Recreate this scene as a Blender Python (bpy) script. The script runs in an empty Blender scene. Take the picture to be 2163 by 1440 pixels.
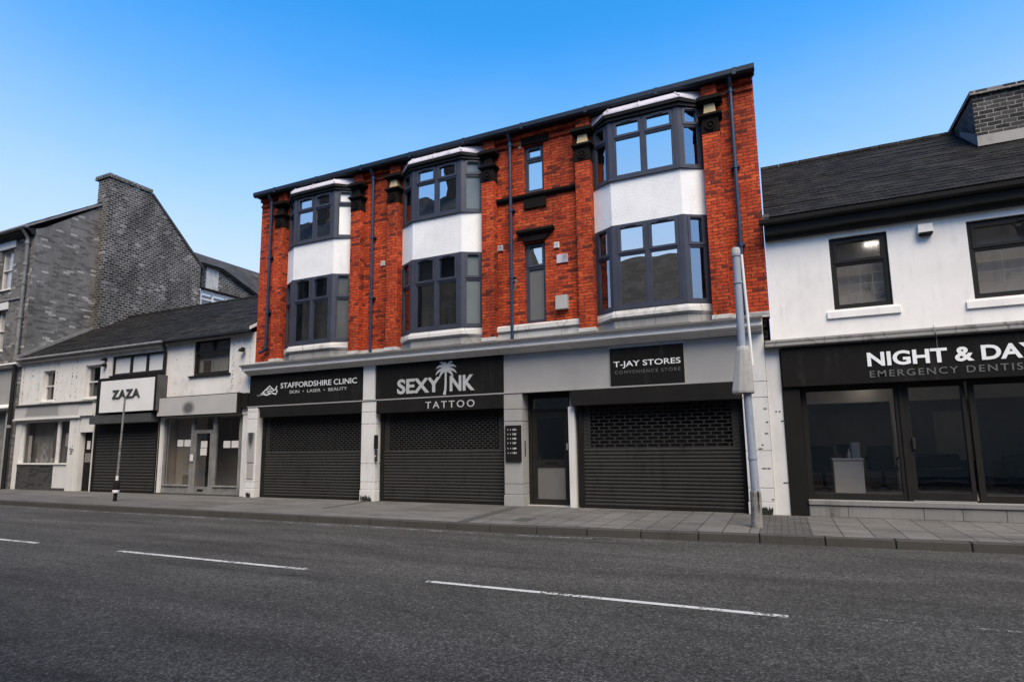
import bpy, bmesh, math, random
from mathutils import Vector, Matrix
random.seed(7)
SC = bpy.context.scene
COL = SC.collection
R = math.radians

# ---------------------------------------------------------------- camera
cam_d = bpy.data.cameras.new('camera')
cam = bpy.data.objects.new('camera', cam_d); COL.objects.link(cam)
cam_d.sensor_width = 36.0
cam_d.lens = 1234.29 / 2163 * 36
cam_d.shift_y = 54.06 / 2163
cam_d.clip_start = 0.05; cam_d.clip_end = 3000
cr = Vector((0.90897511, 0.41664912, -0.01295247))
cu = Vector((0.06758849, -0.11664978, 0.99087064))
cf = Vector((-0.41133448, 0.90155218, 0.13419243))
m3 = Matrix((cr, cu, -cf)).transposed()
cam.matrix_world = Matrix.Translation((0, -12.0, 1.31)) @ m3.to_4x4()
SC.camera = cam

# ---------------------------------------------------------------- world, sun, exposure
SUN_EL, SUN_AZ = R(55), R(142)          # azimuth clockwise from +Y (north): sun to the right, behind the viewer
w = bpy.data.worlds.new('World'); SC.world = w; w.use_nodes = True
nt = w.node_tree; nt.nodes.clear()
sky = nt.nodes.new('ShaderNodeTexSky'); sky.sky_type = 'NISHITA'; sky.sun_disc = False
sky.sun_elevation = SUN_EL; sky.sun_rotation = SUN_AZ
sky.air_density = 1.0; sky.dust_density = 0.2; sky.ozone_density = 2.0; sky.altitude = 0
hs = nt.nodes.new('ShaderNodeHueSaturation'); hs.inputs['Saturation'].default_value = 1.40; hs.inputs['Hue'].default_value = 0.495
# the clear sky pales towards the horizon
tc = nt.nodes.new('ShaderNodeTexCoord'); sx = nt.nodes.new('ShaderNodeSeparateXYZ'); rp = nt.nodes.new('ShaderNodeValToRGB')
rp.color_ramp.interpolation = 'EASE'
rp.color_ramp.elements[0].position = 0.10; rp.color_ramp.elements[0].color = (1, 1, 1, 1)
rp.color_ramp.elements[1].position = 0.645; rp.color_ramp.elements[1].color = (0, 0, 0, 1)
mxs = nt.nodes.new('ShaderNodeMix'); mxs.data_type = 'RGBA'; mxs.inputs[7].default_value = (2.1, 2.34, 3.0, 1)
bg = nt.nodes.new('ShaderNodeBackground'); bg.inputs['Strength'].default_value = 0.15
wo = nt.nodes.new('ShaderNodeOutputWorld')
hz = nt.nodes.new('ShaderNodeTexNoise'); hz.inputs['Scale'].default_value = 2.2; hz.inputs['Detail'].default_value = 6; hz.inputs['Roughness'].default_value = 0.55
hm = nt.nodes.new('ShaderNodeMapping'); hm.inputs['Scale'].default_value = (1.0, 1.0, 3.0); hv = nt.nodes.new('ShaderNodeMath'); hv.operation = 'MULTIPLY_ADD'; hv.inputs[1].default_value = 0.11
ha = nt.nodes.new('ShaderNodeMath'); ha.operation = 'SUBTRACT'; ha.inputs[1].default_value = 0.055
nt.links.new(tc.outputs['Generated'], hm.inputs[0]); nt.links.new(hm.outputs[0], hz.inputs['Vector']); nt.links.new(hz.outputs['Fac'], hv.inputs[0])
nt.links.new(tc.outputs['Generated'], sx.inputs[0]); nt.links.new(sx.outputs['Z'], hv.inputs[2]); nt.links.new(hv.outputs[0], ha.inputs[0]); nt.links.new(ha.outputs[0], rp.inputs[0]); nt.links.new(rp.outputs[0], mxs.inputs[0])
nt.links.new(sky.outputs[0], hs.inputs['Color']); nt.links.new(hs.outputs[0], mxs.inputs[6]); nt.links.new(mxs.outputs[2], bg.inputs['Color']); nt.links.new(bg.outputs[0], wo.inputs['Surface'])
sun_d = bpy.data.lights.new('sun', 'SUN'); sun_d.energy = 2.5; sun_d.angle = R(40); sun_d.color = (1.0, 0.84, 0.60)
sun = bpy.data.objects.new('sun', sun_d); COL.objects.link(sun)
sd = Vector((math.sin(SUN_AZ) * math.cos(SUN_EL), math.cos(SUN_AZ) * math.cos(SUN_EL), math.sin(SUN_EL)))
sun.rotation_euler = sd.to_track_quat('Z', 'Y').to_euler()
SC.view_settings.view_transform = 'Standard'; SC.view_settings.look = 'None'
SC.view_settings.exposure = 1.2; SC.view_settings.gamma = 1.0
SC.cycles.max_bounces = 8; SC.cycles.transparent_max_bounces = 12

# ---------------------------------------------------------------- node helpers
class NG:
    def __init__(s, name):
        s.m = bpy.data.materials.new(name); s.m.use_nodes = True
        s.t = s.m.node_tree; s.t.nodes.clear()
        s.out = s.t.nodes.new('ShaderNodeOutputMaterial')
    def n(s, typ, **kw):
        nd = s.t.nodes.new(typ)
        for k, v in kw.items():
            if k in nd.inputs: nd.inputs[k].default_value = v
            else: setattr(nd, k, v)
        return nd
    def l(s, a, b): s.t.links.new(a, b)
    def uv(s, sx=1, sy=1, sz=1):
        c = s.n('ShaderNodeUVMap'); mp = s.n('ShaderNodeMapping'); mp.inputs['Scale'].default_value = (sx, sy, sz)
        s.l(c.outputs[0], mp.inputs[0]); return mp.outputs[0]
    def geo(s, sx=1, sy=1, sz=1):
        c = s.n('ShaderNodeNewGeometry'); mp = s.n('ShaderNodeMapping'); mp.inputs['Scale'].default_value = (sx, sy, sz)
        s.l(c.outputs['Position'], mp.inputs[0]); return mp.outputs[0]
    def noise(s, vec, scale, detail=4, rough=0.6):
        n = s.n('ShaderNodeTexNoise', Scale=scale, Detail=detail, Roughness=rough); s.l(vec, n.inputs['Vector']); return n.outputs['Fac']
    def ramp(s, fac, stops):
        r = s.n('ShaderNodeValToRGB'); e = r.color_ramp.elements
        while len(e) < len(stops): e.new(0.5)
        for i, (p, c) in enumerate(stops):
            e[i].position = p; e[i].color = (c, c, c, 1) if not hasattr(c, '__len__') else (*c, 1)
        s.l(fac, r.inputs[0]); return r.outputs[0]
    def mix(s, fac, a, b, mode='MIX'):
        m = s.n('ShaderNodeMix', data_type='RGBA', blend_type=mode)
        for sock, v in ((m.inputs[0], fac), (m.inputs[6], a), (m.inputs[7], b)):
            if hasattr(v, 'links') or isinstance(v, bpy.types.NodeSocket): s.l(v, sock)
            elif hasattr(v, '__len__'): sock.default_value = (*v, 1)
            else: sock.default_value = v if sock == m.inputs[0] else (v, v, v, 1)
        return m.outputs[2]
    def math(s, op, a, b=0.0):
        m = s.n('ShaderNodeMath', operation=op)
        for i, v in enumerate((a, b)):
            if isinstance(v, bpy.types.NodeSocket): s.l(v, m.inputs[i])
            else: m.inputs[i].default_value = v
        return m.outputs[0]
    def bump(s, h, strength, dist=0.01):
        b = s.n('ShaderNodeBump', Strength=strength, Distance=dist); s.l(h, b.inputs['Height']); return b.outputs[0]
    def pbr(s, color, rough=0.8, metal=0.0, normal=None, spec=0.4):
        p = s.n('ShaderNodeBsdfPrincipled', Roughness=rough if not isinstance(rough, bpy.types.NodeSocket) else 0.5, Metallic=metal)
        p.inputs['Specular IOR Level'].default_value = spec
        if isinstance(color, bpy.types.NodeSocket): s.l(color, p.inputs['Base Color'])
        else: p.inputs['Base Color'].default_value = (*color, 1)
        if isinstance(rough, bpy.types.NodeSocket): s.l(rough, p.inputs['Roughness'])
        if normal is not None: s.l(normal, p.inputs['Normal'])
        s.l(p.outputs[0], s.out.inputs[0]); return p

def g3(v, warm=0.03): return (v * (1 + warm), v, v * (1 - warm))

def m_plain(name, c, rough=0.6, var=0.15, scale=6, bump=0.0, metal=0.0, spec=0.4, bscale=60):
    g = NG(name); v = g.geo()
    n = g.noise(v, scale, 5)
    lo = tuple(x * (1 - var) for x in c); hi = tuple(min(1, x * (1 + var)) for x in c)
    col = g.ramp(n, [(0.3, lo), (0.7, hi)])
    nm = g.bump(g.noise(v, bscale, 3), bump, 0.01) if bump else None
    g.pbr(col, rough, metal, nm, spec); return g.m

def m_brick(name, ca, cb, mortar, dark, bw=0.225, bh=0.075, ms=0.008, darkamt=0.35, soot=0.35, light=None, bumpk=0.6, mvar=None):
    g = NG(name); uv = g.uv(); pos = g.geo()
    # slightly wobbly courses
    wn = g.n('ShaderNodeTexNoise', Scale=3.0, Detail=2); g.l(uv, wn.inputs['Vector'])
    wob = g.n('ShaderNodeMix', data_type='RGBA', blend_type='LINEAR_LIGHT'); wob.inputs[0].default_value = 0.012
    g.l(uv, wob.inputs[6]); g.l(wn.outputs['Color'], wob.inputs[7]); uvw = wob.outputs[2]
    def brick(c1, c2, mo, bias=0.0):
        b = g.n('ShaderNodeTexBrick', Scale=1.0)
        b.inputs['Mortar Size'].default_value = ms; b.inputs['Mortar Smooth'].default_value = 0.25; b.inputs['Bias'].default_value = bias
        b.inputs['Brick Width'].default_value = bw; b.inputs['Row Height'].default_value = bh
        b.inputs['Color1'].default_value = (*c1, 1); b.inputs['Color2'].default_value = (*c2, 1); b.inputs['Mortar'].default_value = (*mo, 1)
        g.l(uvw, b.inputs['Vector']); return b
    b1 = brick(ca, cb, mortar); b2 = brick((0, 0, 0), (1, 1, 1), (0.0, 0.0, 0.0), 0.0)
    # the random value of each brick selects dark ones and pale ones
    big = g.noise(pos, 1.4, 3)
    rnd = g.math('ADD', b2.outputs[0], g.math('MULTIPLY', g.math('SUBTRACT', big, 0.5), 0.5))
    isd = g.ramp(rnd, [(1 - darkamt - 0.06, 0), (1 - darkamt + 0.06, 1)])
    notm = g.math('SUBTRACT', 1.0, b1.outputs['Fac'])
    col = g.mix(g.math('MULTIPLY', isd, notm), b1.outputs[0], dark)
    if light:
        isl = g.ramp(rnd, [(light[1] - 0.03, 1), (light[1] + 0.03, 0)])
        col = g.mix(g.math('MULTIPLY', isl, notm), col, light[0])
    if mvar:
        mv = g.ramp(g.noise(pos, 9, 3), [(0.56, 0), (0.64, 1)])
        col = g.mix(g.math('MULTIPLY', mv, b1.outputs['Fac']), col, mvar)
    n2 = g.noise(pos, 22, 4)
    col = g.mix(0.55, col, g.mix(1.0, col, g.ramp(n2, [(0.3, 0.35), (0.7, 1.35)]), 'MULTIPLY'))
    st = g.ramp(g.noise(g.geo(1.2, 1.2, 0.5), 1.1, 6, 0.7), [(0.38, 1.0 - soot), (0.62, 1.05)])
    col = g.mix(1.0, col, st, 'MULTIPLY')
    h = g.math('ADD', notm, g.math('MULTIPLY', n2, 0.35))
    g.pbr(col, 0.85, 0, g.bump(h, bumpk, 0.012), 0.25); return g.m

def m_render(name, c, stain, amt=0.5, crack=0.0, fine=0.25, spots=0.0, spec=0.2, st=(3.2, 0.5)):
    g = NG(name); p = g.geo()
    streak = g.noise(g.geo(st[0], st[0], st[1]), 1.3, 7, 0.75)
    blot = g.noise(p, 2.3, 6, 0.65)
    f = g.math('MULTIPLY', g.ramp(streak, [(0.5, 0), (0.8, 1)]), g.ramp(blot, [(0.4, 0), (0.7, 1)]))
    col = g.mix(g.math('MULTIPLY', f, amt * 2.2), c, stain)
    col = g.mix(1.0, col, g.ramp(g.noise(p, 1.1, 3), [(0.3, 0.9), (0.7, 1.04)]), 'MULTIPLY')
    if spots:
        sp = g.ramp(g.noise(g.geo(7, 7, 3.2), 1.5, 5, 0.75), [(0.66, 0), (0.71, 1)])
        col = g.mix(g.math('MULTIPLY', sp, spots), col, stain)
    if crack:
        vo = g.n('ShaderNodeTexVoronoi', feature='DISTANCE_TO_EDGE', Scale=1.1); g.l(g.geo(1, 1, 0.8), vo.inputs['Vector'])
        cr_ = g.ramp(vo.outputs['Distance'], [(0.004, 1), (0.012, 0)])
        col = g.mix(g.math('MULTIPLY', cr_, crack), col, stain)
    g.pbr(col, 0.9, 0, g.bump(g.noise(p, 45, 4), fine, 0.01), spec); return g.m

def m_tiles(name, c, var=0.5, bw=0.27, bh=0.2):
    g = NG(name); uv = g.uv(); p = g.geo()
    b = g.n('ShaderNodeTexBrick', Scale=1.0)
    b.inputs['Brick Width'].default_value = bw; b.inputs['Row Height'].default_value = bh
    b.inputs['Mortar Size'].default_value = 0.006; b.inputs['Mortar Smooth'].default_value = 0.3
    b.inputs['Color1'].default_value = (*[x * (1 - var) for x in c], 1); b.inputs['Color2'].default_value = (*[x * (1 + var) for x in c], 1)
    b.inputs['Mortar'].default_value = (*[x * 0.25 for x in c], 1); g.l(uv, b.inputs['Vector'])
    col = g.mix(1.0, b.outputs[0], g.ramp(g.noise(p, 1.4, 6, 0.7), [(0.3, 0.55), (0.7, 1.35)]), 'MULTIPLY')
    li = g.ramp(g.noise(p, 13, 5, 0.7), [(0.63, 0), (0.72, 1)])
    col = g.mix(g.math('MULTIPLY', li, 0.35), col, tuple(x * 3 for x in c))
    h = g.math('ADD', g.math('SUBTRACT', 1.0, b.outputs['Fac']), g.math('MULTIPLY', g.noise(p, 30, 3), 0.4))
    g.pbr(col, 0.85, 0, g.bump(h, 0.6, 0.012), 0.12); return g.m

def m_pane(name, tint=(0.9, 0.95, 1.0), refl=0.5, trans=(0.75, 0.78, 0.8), wave=0.02, scale=1.6):
    g = NG(name); p = g.geo()
    nm = g.bump(g.noise(p, scale, 2, 0.4), wave, 0.5)
    gl = g.n('ShaderNodeBsdfGlossy', Roughness=0.0); gl.inputs['Color'].default_value = (*tint, 1); g.l(nm, gl.inputs['Normal'])
    tr = g.n('ShaderNodeBsdfTransparent'); tr.inputs['Color'].default_value = (*trans, 1)
    fr = g.n('ShaderNodeFresnel', IOR=1.5)
    f = g.math('ADD', refl, g.math('MULTIPLY', fr.outputs[0], 1.0 - refl))
    ge = g.n('ShaderNodeNewGeometry'); f = g.math('MULTIPLY', f, g.math('SUBTRACT', 1.0, ge.outputs['Backfacing']))
    mx = g.n('ShaderNodeMixShader'); g.l(f, mx.inputs[0]); g.l(tr.outputs[0], mx.inputs[1]); g.l(gl.outputs[0], mx.inputs[2])
    g.l(mx.outputs[0], g.out.inputs[0]); return g.m

def m_emit(name, c, s):
    g = NG(name); e = g.n('ShaderNodeEmission', Strength=s); e.inputs[0].default_value = (*c, 1); g.l(e.outputs[0], g.out.inputs[0]); return g.m

def m_asphalt():
    g = NG('asphalt'); p = g.geo()
    sp = g.noise(p, 62, 4, 0.8); sp2 = g.noise(p, 22, 4, 0.7)
    col = g.ramp(sp, [(0.32, g3(0.010, 0.06)), (0.46, g3(0.039, 0.05)), (0.58, g3(0.080, 0.05)), (0.68, g3(0.25, 0.05))])
    col = g.mix(1.0, col, g.ramp(sp2, [(0.3, 0.68), (0.7, 1.36)]), 'MULTIPLY')
    col = g.mix(1.0, col, g.ramp(g.noise(g.geo(0.35, 1.6, 1), 0.9, 5, 0.65), [(0.3, 0.6), (0.68, 1.2)]), 'MULTIPLY')
    tr = g.ramp(g.noise(g.geo(0.12, 2.2, 1), 1.1, 5, 0.6), [(0.52, 1.0), (0.72, 0.72)])
    col = g.mix(1.0, col, tr, 'MULTIPLY')
    vo = g.n('ShaderNodeTexVoronoi', feature='DISTANCE_TO_EDGE', Scale=0.33)
    wn = g.n('ShaderNodeTexNoise', Scale=1.6, Detail=5); g.l(p, wn.inputs['Vector'])
    wb = g.n('ShaderNodeMix', data_type='RGBA', blend_type='LINEAR_LIGHT'); wb.inputs[0].default_value = 0.35
    g.l(g.geo(0.4, 1.3, 1), wb.inputs[6]); g.l(wn.outputs['Color'], wb.inputs[7]); g.l(wb.outputs[2], vo.inputs['Vector'])
    ck = g.math('MULTIPLY', g.ramp(vo.outputs['Distance'], [(0.0015, 1), (0.006, 0)]), g.ramp(g.noise(p, 0.5, 3), [(0.5, 0), (0.65, 0.55)]))
    col = g.mix(ck, col, g3(0.012))
    g.pbr(col, 0.9, 0, g.bump(sp, 0.9, 0.012), 0.12); return g.m

def m_paint(name, c, wear=0.5):
    g = NG(name); p = g.geo()
    n = g.noise(p, 18, 6, 0.75); n2 = g.noise(p, 2.2, 3)
    f = g.ramp(g.math('ADD', n, g.math('MULTIPLY', g.math('SUBTRACT', n2, 0.5), 0.8)), [(wear - 0.04, 0), (wear + 0.05, 1)])
    pr = g.n('ShaderNodeBsdfPrincipled', Roughness=0.8); g.l(g.ramp(g.noise(p, 40, 3), [(0.3, tuple(x * .75 for x in c)), (0.7, c)]), pr.inputs['Base Color'])
    tr = g.n('ShaderNodeBsdfTransparent'); mx = g.n('ShaderNodeMixShader')
    g.l(f, mx.inputs[0]); g.l(tr.outputs[0], mx.inputs[1]); g.l(pr.outputs[0], mx.inputs[2]); g.l(mx.outputs[0], g.out.inputs[0]); return g.m

def m_slabs(name, bw, bh, c, off=0.0, lines=None, shift=(0, 0)):
    g = NG(name); uv = g.uv(); p = g.geo(); uv.node.inputs['Location'].default_value = (*shift, 0)
    b = g.n('ShaderNodeTexBrick', Scale=1.0); b.offset = off
    b.inputs['Brick Width'].default_value = bw; b.inputs['Row Height'].default_value = bh
    b.inputs['Mortar Size'].default_value = 0.007; b.inputs['Mortar Smooth'].default_value = 0.2
    b.inputs['Color1'].default_value = (*[x * .88 for x in c], 1); b.inputs['Color2'].default_value = (*[x * 1.12 for x in c], 1)
    b.inputs['Mortar'].default_value = (*[x * 0.18 for x in c], 1); g.l(uv, b.inputs['Vector'])
    col = b.outputs[0]; h = g.math('SUBTRACT', 1.0, b.outputs['Fac'])
    if lines:
        b2 = g.n('ShaderNodeTexBrick', Scale=1.0); b2.offset = 0.5
        b2.inputs['Brick Width'].default_value = lines[0]; b2.inputs['Row Height'].default_value = lines[1]
        b2.inputs['Mortar Size'].default_value = 0.004; b2.inputs['Mortar Smooth'].default_value = 0.5
        g.l(uv, b2.inputs['Vector'])
        msk = g.ramp(g.noise(p, 1.5, 4), [(0.45, 0), (0.62, 0.55)])
        col = g.mix(g.math('MULTIPLY', b2.outputs['Fac'], msk), col, tuple(x * 0.35 for x in c))
    col = g.mix(1.0, col, g.ramp(g.noise(g.geo(0.6, 1.6, 1), 1.5, 6, 0.7), [(0.3, 0.62), (0.5, 1.0), (0.7, 1.22)]), 'MULTIPLY')
    col = g.mix(1.0, col, g.ramp(g.noise(p, 60, 3, 0.7), [(0.3, 0.85), (0.7, 1.12)]), 'MULTIPLY')
    gum = g.ramp(g.noise(p, 9.0, 1, 0.3), [(0.70, 0), (0.73, 0.6)]); col = g.mix(gum, col, tuple(x * 0.4 for x in c))
    g.pbr(col, 0.9, 0, g.bump(h, 0.5, 0.008), 0.15); return g.m

def m_sign(name, c, patch, ctr, half, soft):
    # a painted-over patch with soft edges, fixed on the board
    g = NG(name); p = g.n('ShaderNodeNewGeometry'); sp = g.n('ShaderNodeSeparateXYZ'); g.l(p.outputs['Position'], sp.inputs[0])
    nz = g.math('MULTIPLY', g.math('SUBTRACT', g.noise(p.outputs['Position'], 3, 4), 0.5), 0.35)
    def side(sock, cc, hh):
        d = g.math('SUBTRACT', g.math('DIVIDE', g.math('ABSOLUTE', g.math('SUBTRACT', sock, cc)), hh), 1.0)
        return d
    if soft < 0:  # round
        a = g.math('DIVIDE', g.math('SUBTRACT', sp.outputs[0], ctr[0]), half[0]); b = g.math('DIVIDE', g.math('SUBTRACT', sp.outputs[2], ctr[1]), half[1])
        d = g.math('SQRT', g.math('ADD', g.math('MULTIPLY', a, a), g.math('MULTIPLY', b, b)))
        f = g.ramp(g.math('ADD', d, nz), [(0.45, 1), (1.0, 0)])
    else:
        d = g.math('MAXIMUM', side(sp.outputs[0], ctr[0], half[0]), side(sp.outputs[2], ctr[1], half[1]))
        f = g.ramp(g.math('ADD', g.math('MULTIPLY', g.math('ADD', d, nz), 1.0), 0.5), [(0.45, 1), (0.6, 0)])
    base = g.mix(1.0, c, g.ramp(g.noise(p.outputs['Position'], 1.7, 5), [(0.3, 0.9), (0.7, 1.05)]), 'MULTIPLY')
    col = g.mix(f, base, patch)
    g.pbr(col, 0.5, 0, None, 0.3); return g.m

M = {}
M['red'] = m_brick('red_brick', (0.58, 0.078, 0.021), (0.44, 0.048, 0.017), (0.14, 0.026, 0.013), (0.15, 0.025, 0.017), bw=0.215, bh=0.07, darkamt=0.12, soot=0.45, light=((0.62, 0.096, 0.026), 0.16), mvar=(0.6, 0.17, 0.06), ms=0.009)
M['grey_brick'] = m_brick('grey_brick_soft', g3(0.185, 0.06), g3(0.145, 0.06), g3(0.15, 0.06), g3(0.10, 0.06), bw=0.25, bh=0.085, darkamt=0.22, soot=0.3, light=(g3(0.38, 0.05), 0.06), ms=0.004, bumpk=0.3)
M['old_brick'] = m_brick('weathered_brick', g3(0.085, 0.06), g3(0.045, 0.06), g3(0.30, 0.06), g3(0.022, 0.06), bw=0.225, bh=0.105, darkamt=0.35, soot=0.55, ms=0.017, bumpk=0.9, light=(g3(0.26, 0.05), 0.06))
M['stack_brick'] = m_brick('stack_brick', g3(0.07, 0.06), g3(0.04, 0.06), g3(0.26, 0.06), g3(0.022, 0.06), bw=0.24, bh=0.09, darkamt=0.35, soot=0.45, ms=0.009, bumpk=0.8)
M['stall_brick'] = m_brick('stall_brick', g3(0.075), g3(0.06), g3(0.05), g3(0.04), darkamt=0.2, soot=0.3, ms=0.006)
M['opp_brick'] = m_brick('opposite_brick', (0.13, 0.085, 0.055), (0.10, 0.065, 0.042), (0.14, 0.11, 0.08), (0.06, 0.04, 0.03))
M['opp_render'] = m_render('opposite_render', (0.52, 0.42, 0.31), (0.2, 0.16, 0.12), 0.5)
M['white_old'] = m_render('stained_white_render', g3(0.66, 0.04), g3(0.13), 0.5, 0.0, 0.6, spots=0.95, st=(2.0, 0.6))
M['white_clean'] = m_render('white_render', g3(0.80, 0.045), g3(0.36), 0.35, 0.0, 0.3, spots=0.12)
M['white_bay'] = m_render('textured_bay_render', (0.82, 0.81, 0.81), (0.45, 0.44, 0.46), 0.30, 0.0, 1.2, spots=0.15)
M['stone_white'] = m_render('painted_stone', g3(0.50, 0.04), g3(0.06), 0.9, 0.5, 0.5, spots=0.8, st=(1.2, 1.6))
M['stone_grey'] = m_render('grey_stone', g3(0.30, 0.04), g3(0.07), 0.7, 0.5, 0.5, spots=0.7)
M['pier_white'] = m_render('painted_pier', g3(0.60, 0.02), g3(0.14), 0.35, 0.0, 0.25, spots=0.45)
M['grey_paint'] = m_render('grey_painted_board', g3(0.30, 0.02), g3(0.2), 0.15, 0.0, 0.08)
M['backing_pale'] = m_render('pale_backing_board', g3(0.40, 0.03), g3(0.2), 0.3)
M['cornice_paint'] = m_render('cornice_paint', g3(0.72, 0.03), g3(0.10), 0.5, 0.15, 0.3, spots=0.6, st=(0.8, 2.5))
M['lead'] = m_render('lead_sheet', (0.50, 0.47, 0.52), (0.13, 0.12, 0.15), 0.8, 0.25, 0.6)
M['lead_grey'] = m_render('grey_lead_sheet', g3(0.22, 0.05), g3(0.07), 0.6, 0.0, 0.5)
M['lead_dark'] = m_render('dark_lead', g3(0.10), g3(0.03), 0.5, 0.0, 0.5)
M['soot'] = m_render('soot_stone', (0.014, 0.0115, 0.011), (0.005, 0.005, 0.005), 0.5, 0.0, 1.0, 0, 0.04)
M['cream'] = m_render('cream_stone', (0.50, 0.38, 0.22), (0.04, 0.03, 0.03), 0.9, 0.0, 0.8, spots=1.0)
M['frame'] = m_plain('slate_blue_frame', (0.044, 0.047, 0.066), 0.4, 0.15, 3, 0, 0, 0.3)
M['frame_black'] = m_plain('black_frame', g3(0.016, 0.06), 0.5, 0.15, 3, 0, 0, 0.15)
M['frame_white'] = m_plain('white_frame', g3(0.6), 0.5, 0.12, 5)
M['frame_grey'] = m_plain('bare_timber_grey', g3(0.17), 0.7, 0.3, 5, 0.3)
M['blue_pipe'] = m_plain('navy_pipe', (0.020, 0.036, 0.072), 0.35, 0.2, 3)
M['navy_gutter'] = m_plain('navy_gutter', (0.012, 0.018, 0.030), 0.4, 0.3, 3)
M['black'] = m_render('black_board', g3(0.011, 0.05), g3(0.030, 0.05), 0.7, 0.0, 0.0, spots=0.3, spec=0.10)
M['black2'] = m_plain('black_box', g3(0.013, 0.06), 0.65, 0.2, 2, 0, 0, 0.08)
M['shutter'] = m_render('shutter_steel', g3(0.029, 0.05), g3(0.009), 0.8, 0.0, 0.05, spots=0.25, spec=0.25)
M['shutter_grey'] = m_plain('shutter_box_grey', g3(0.06, 0.0), 0.5, 0.2, 3)
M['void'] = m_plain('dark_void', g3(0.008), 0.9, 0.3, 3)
M['room'] = m_plain('dim_room', (0.30, 0.262, 0.222), 0.9, 0.15, 1.2)
M['room_light'] = m_plain('pale_room', (0.62, 0.555, 0.48), 0.9, 0.15, 1.2)
M['room_dark'] = m_plain('dark_room', (0.14, 0.11, 0.085), 0.9, 0.25, 1.2)
M['slate'] = m_tiles('dark_roof_tiles', g3(0.017, 0.08), 0.5, 0.17, 0.1)
M['slate2'] = m_tiles('old_roof_tiles', g3(0.021, 0.08), 0.5, 0.17, 0.1)
M['slate3'] = m_tiles('far_roof_slates', g3(0.05, 0.08), 0.25, 0.3, 0.22)
M['pane'] = m_pane('upper_pane', (1.0, 0.95, 0.87), 0.68, (0.6, 0.62, 0.65), 0.005)
M['pane_wavy'] = m_pane('wavy_pane', (0.92, 0.95, 0.98), 0.58, (0.6, 0.62, 0.65), 0.016, 1.3)
M['pane_low'] = m_pane('lower_pane', (0.85, 0.92, 1.0), 0.30, (0.6, 0.62, 0.64), 0.02)
M['pane_shop'] = m_pane('shop_pane', (1, 1, 1), 0.05, (0.85, 0.85, 0.85), 0.004)
M['pane_old'] = m_pane('old_pane', (1, 1, 1), 0.12, (0.8, 0.8, 0.8), 0.02)
M['frost'] = m_plain('frosted_pane', (0.13, 0.13, 0.125), 0.25, 0.04, 2)
M['pale_blind'] = m_plain('pale_blind', g3(0.75), 0.7, 0.05, 2)
M['kick'] = m_plain('dull_grey_panel', g3(0.12, 0.04), 0.5, 0.12, 2)
M['backing'] = m_render('streaky_backing', g3(0.42, 0.05), g3(0.10), 1.4, 0.0, 0.2, spots=0.9)
M['netting'] = m_render('grey_netting', g3(0.58, 0.08), g3(0.25), 1.2, 0.0, 0.1)
M['netting_dark'] = m_render('dark_netting', (0.62, 0.54, 0.44), g3(0.2), 1.2, 0.0, 0.1)
M['white_film'] = m_plain('white_window_film', g3(0.78, 0.03), 0.15, 0.04, 2)  # opaque pane, its bright white reflection painted in as the colour
M['grey_film'] = m_plain('grey_window_film', (0.135, 0.155, 0.165), 0.12, 0.12, 1.2)  # opaque grey-blue pane in place of clear glass
M['grey_film_b'] = m_plain('dark_window_film', (0.085, 0.092, 0.098), 0.08, 0.3, 1.2)  # opaque pane, a dull reflection painted in as dark grey
M['paper'] = m_plain('paper', g3(0.55), 0.8, 0.12, 25)
M['letter'] = m_plain('white_lettering', g3(0.78, 0.0), 0.5, 0.04, 3)
M['letter_grey'] = m_plain('silver_lettering', g3(0.42, 0.0), 0.5, 0.06, 3)
M['letter_dim'] = m_plain('dim_lettering', g3(0.12, 0.0), 0.5, 0.1, 8)
M['letter_dark'] = m_plain('dark_lettering', g3(0.045, 0.0), 0.5, 0.1, 8)
M['board_white'] = m_plain('white_sign_face', g3(0.68, 0.01), 0.4, 0.05, 2)
M['lamp'] = m_render('weathered_blue_grey_steel', (0.27, 0.30, 0.36), g3(0.07), 0.8, 0.0, 0.15, spots=0.4, spec=0.35)
M['lamp_base'] = m_render('dirty_steel', g3(0.24, 0.05), g3(0.014), 2.2, 0.0, 0.3, spots=0.9, st=(9, 0.3))
M['shroud'] = m_render('pale_grey_shroud', g3(0.37, 0.03), g3(0.12), 0.7, 0.0, 0.05, spots=0.3)
M['pole'] = m_plain('dull_thin_pole', g3(0.15, 0.05), 0.6, 0.5, 14)
M['asphalt'] = m_asphalt()
M['line'] = m_paint('worn_white_line', g3(0.50, 0.02), 0.41)
M['line_old'] = m_paint('ghost_line', g3(0.19, 0.01), 0.52)
M['tarmac'] = m_slabs('pavement_tarmac', 3.7, 1.45, g3(0.105, 0.05), 0.3)
M['slabs'] = m_slabs('textured_slabs', 0.372, 1.24, g3(0.11, 0.05), 0.0, (0.2, 0.1), (0.156, 0.41))
M['slabs_b'] = m_slabs('textured_slabs_beyond', 0.386, 1.24, g3(0.115, 0.05), 0.0, (0.2, 0.1), (0.076, 0.41))
M['setts'] = m_slabs('small_setts', 0.195, 0.095, g3(0.08, 0.05), 0.5)
M['patch'] = m_plain('dark_patch', g3(0.05), 0.9, 0.3, 9, 0.3)
M['kerb'] = m_render('kerb_stone', g3(0.052, 0.06), g3(0.016), 0.6, 0.0, 0.6, spots=0.5)
M['plinth'] = m_render('plinth_stone', g3(0.20), g3(0.05), 0.9, 0.0, 0.4, spots=0.6)
M['wood_band'] = m_render('weathered_band', g3(0.17), g3(0.02), 1.0, 0.5, 0.8, spots=0.9)
M['weed'] = m_plain('weed_leaf', (0.035, 0.04, 0.032), 0.8, 0.4, 30)
M['ground'] = m_plain('ground_soil', g3(0.08), 0.9, 0.3, 0.5)
M['chair'] = m_plain('black_upholstery', (0.020, 0.0155, 0.011), 0.8, 0.2, 5, 0, 0, 0.08)
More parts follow.
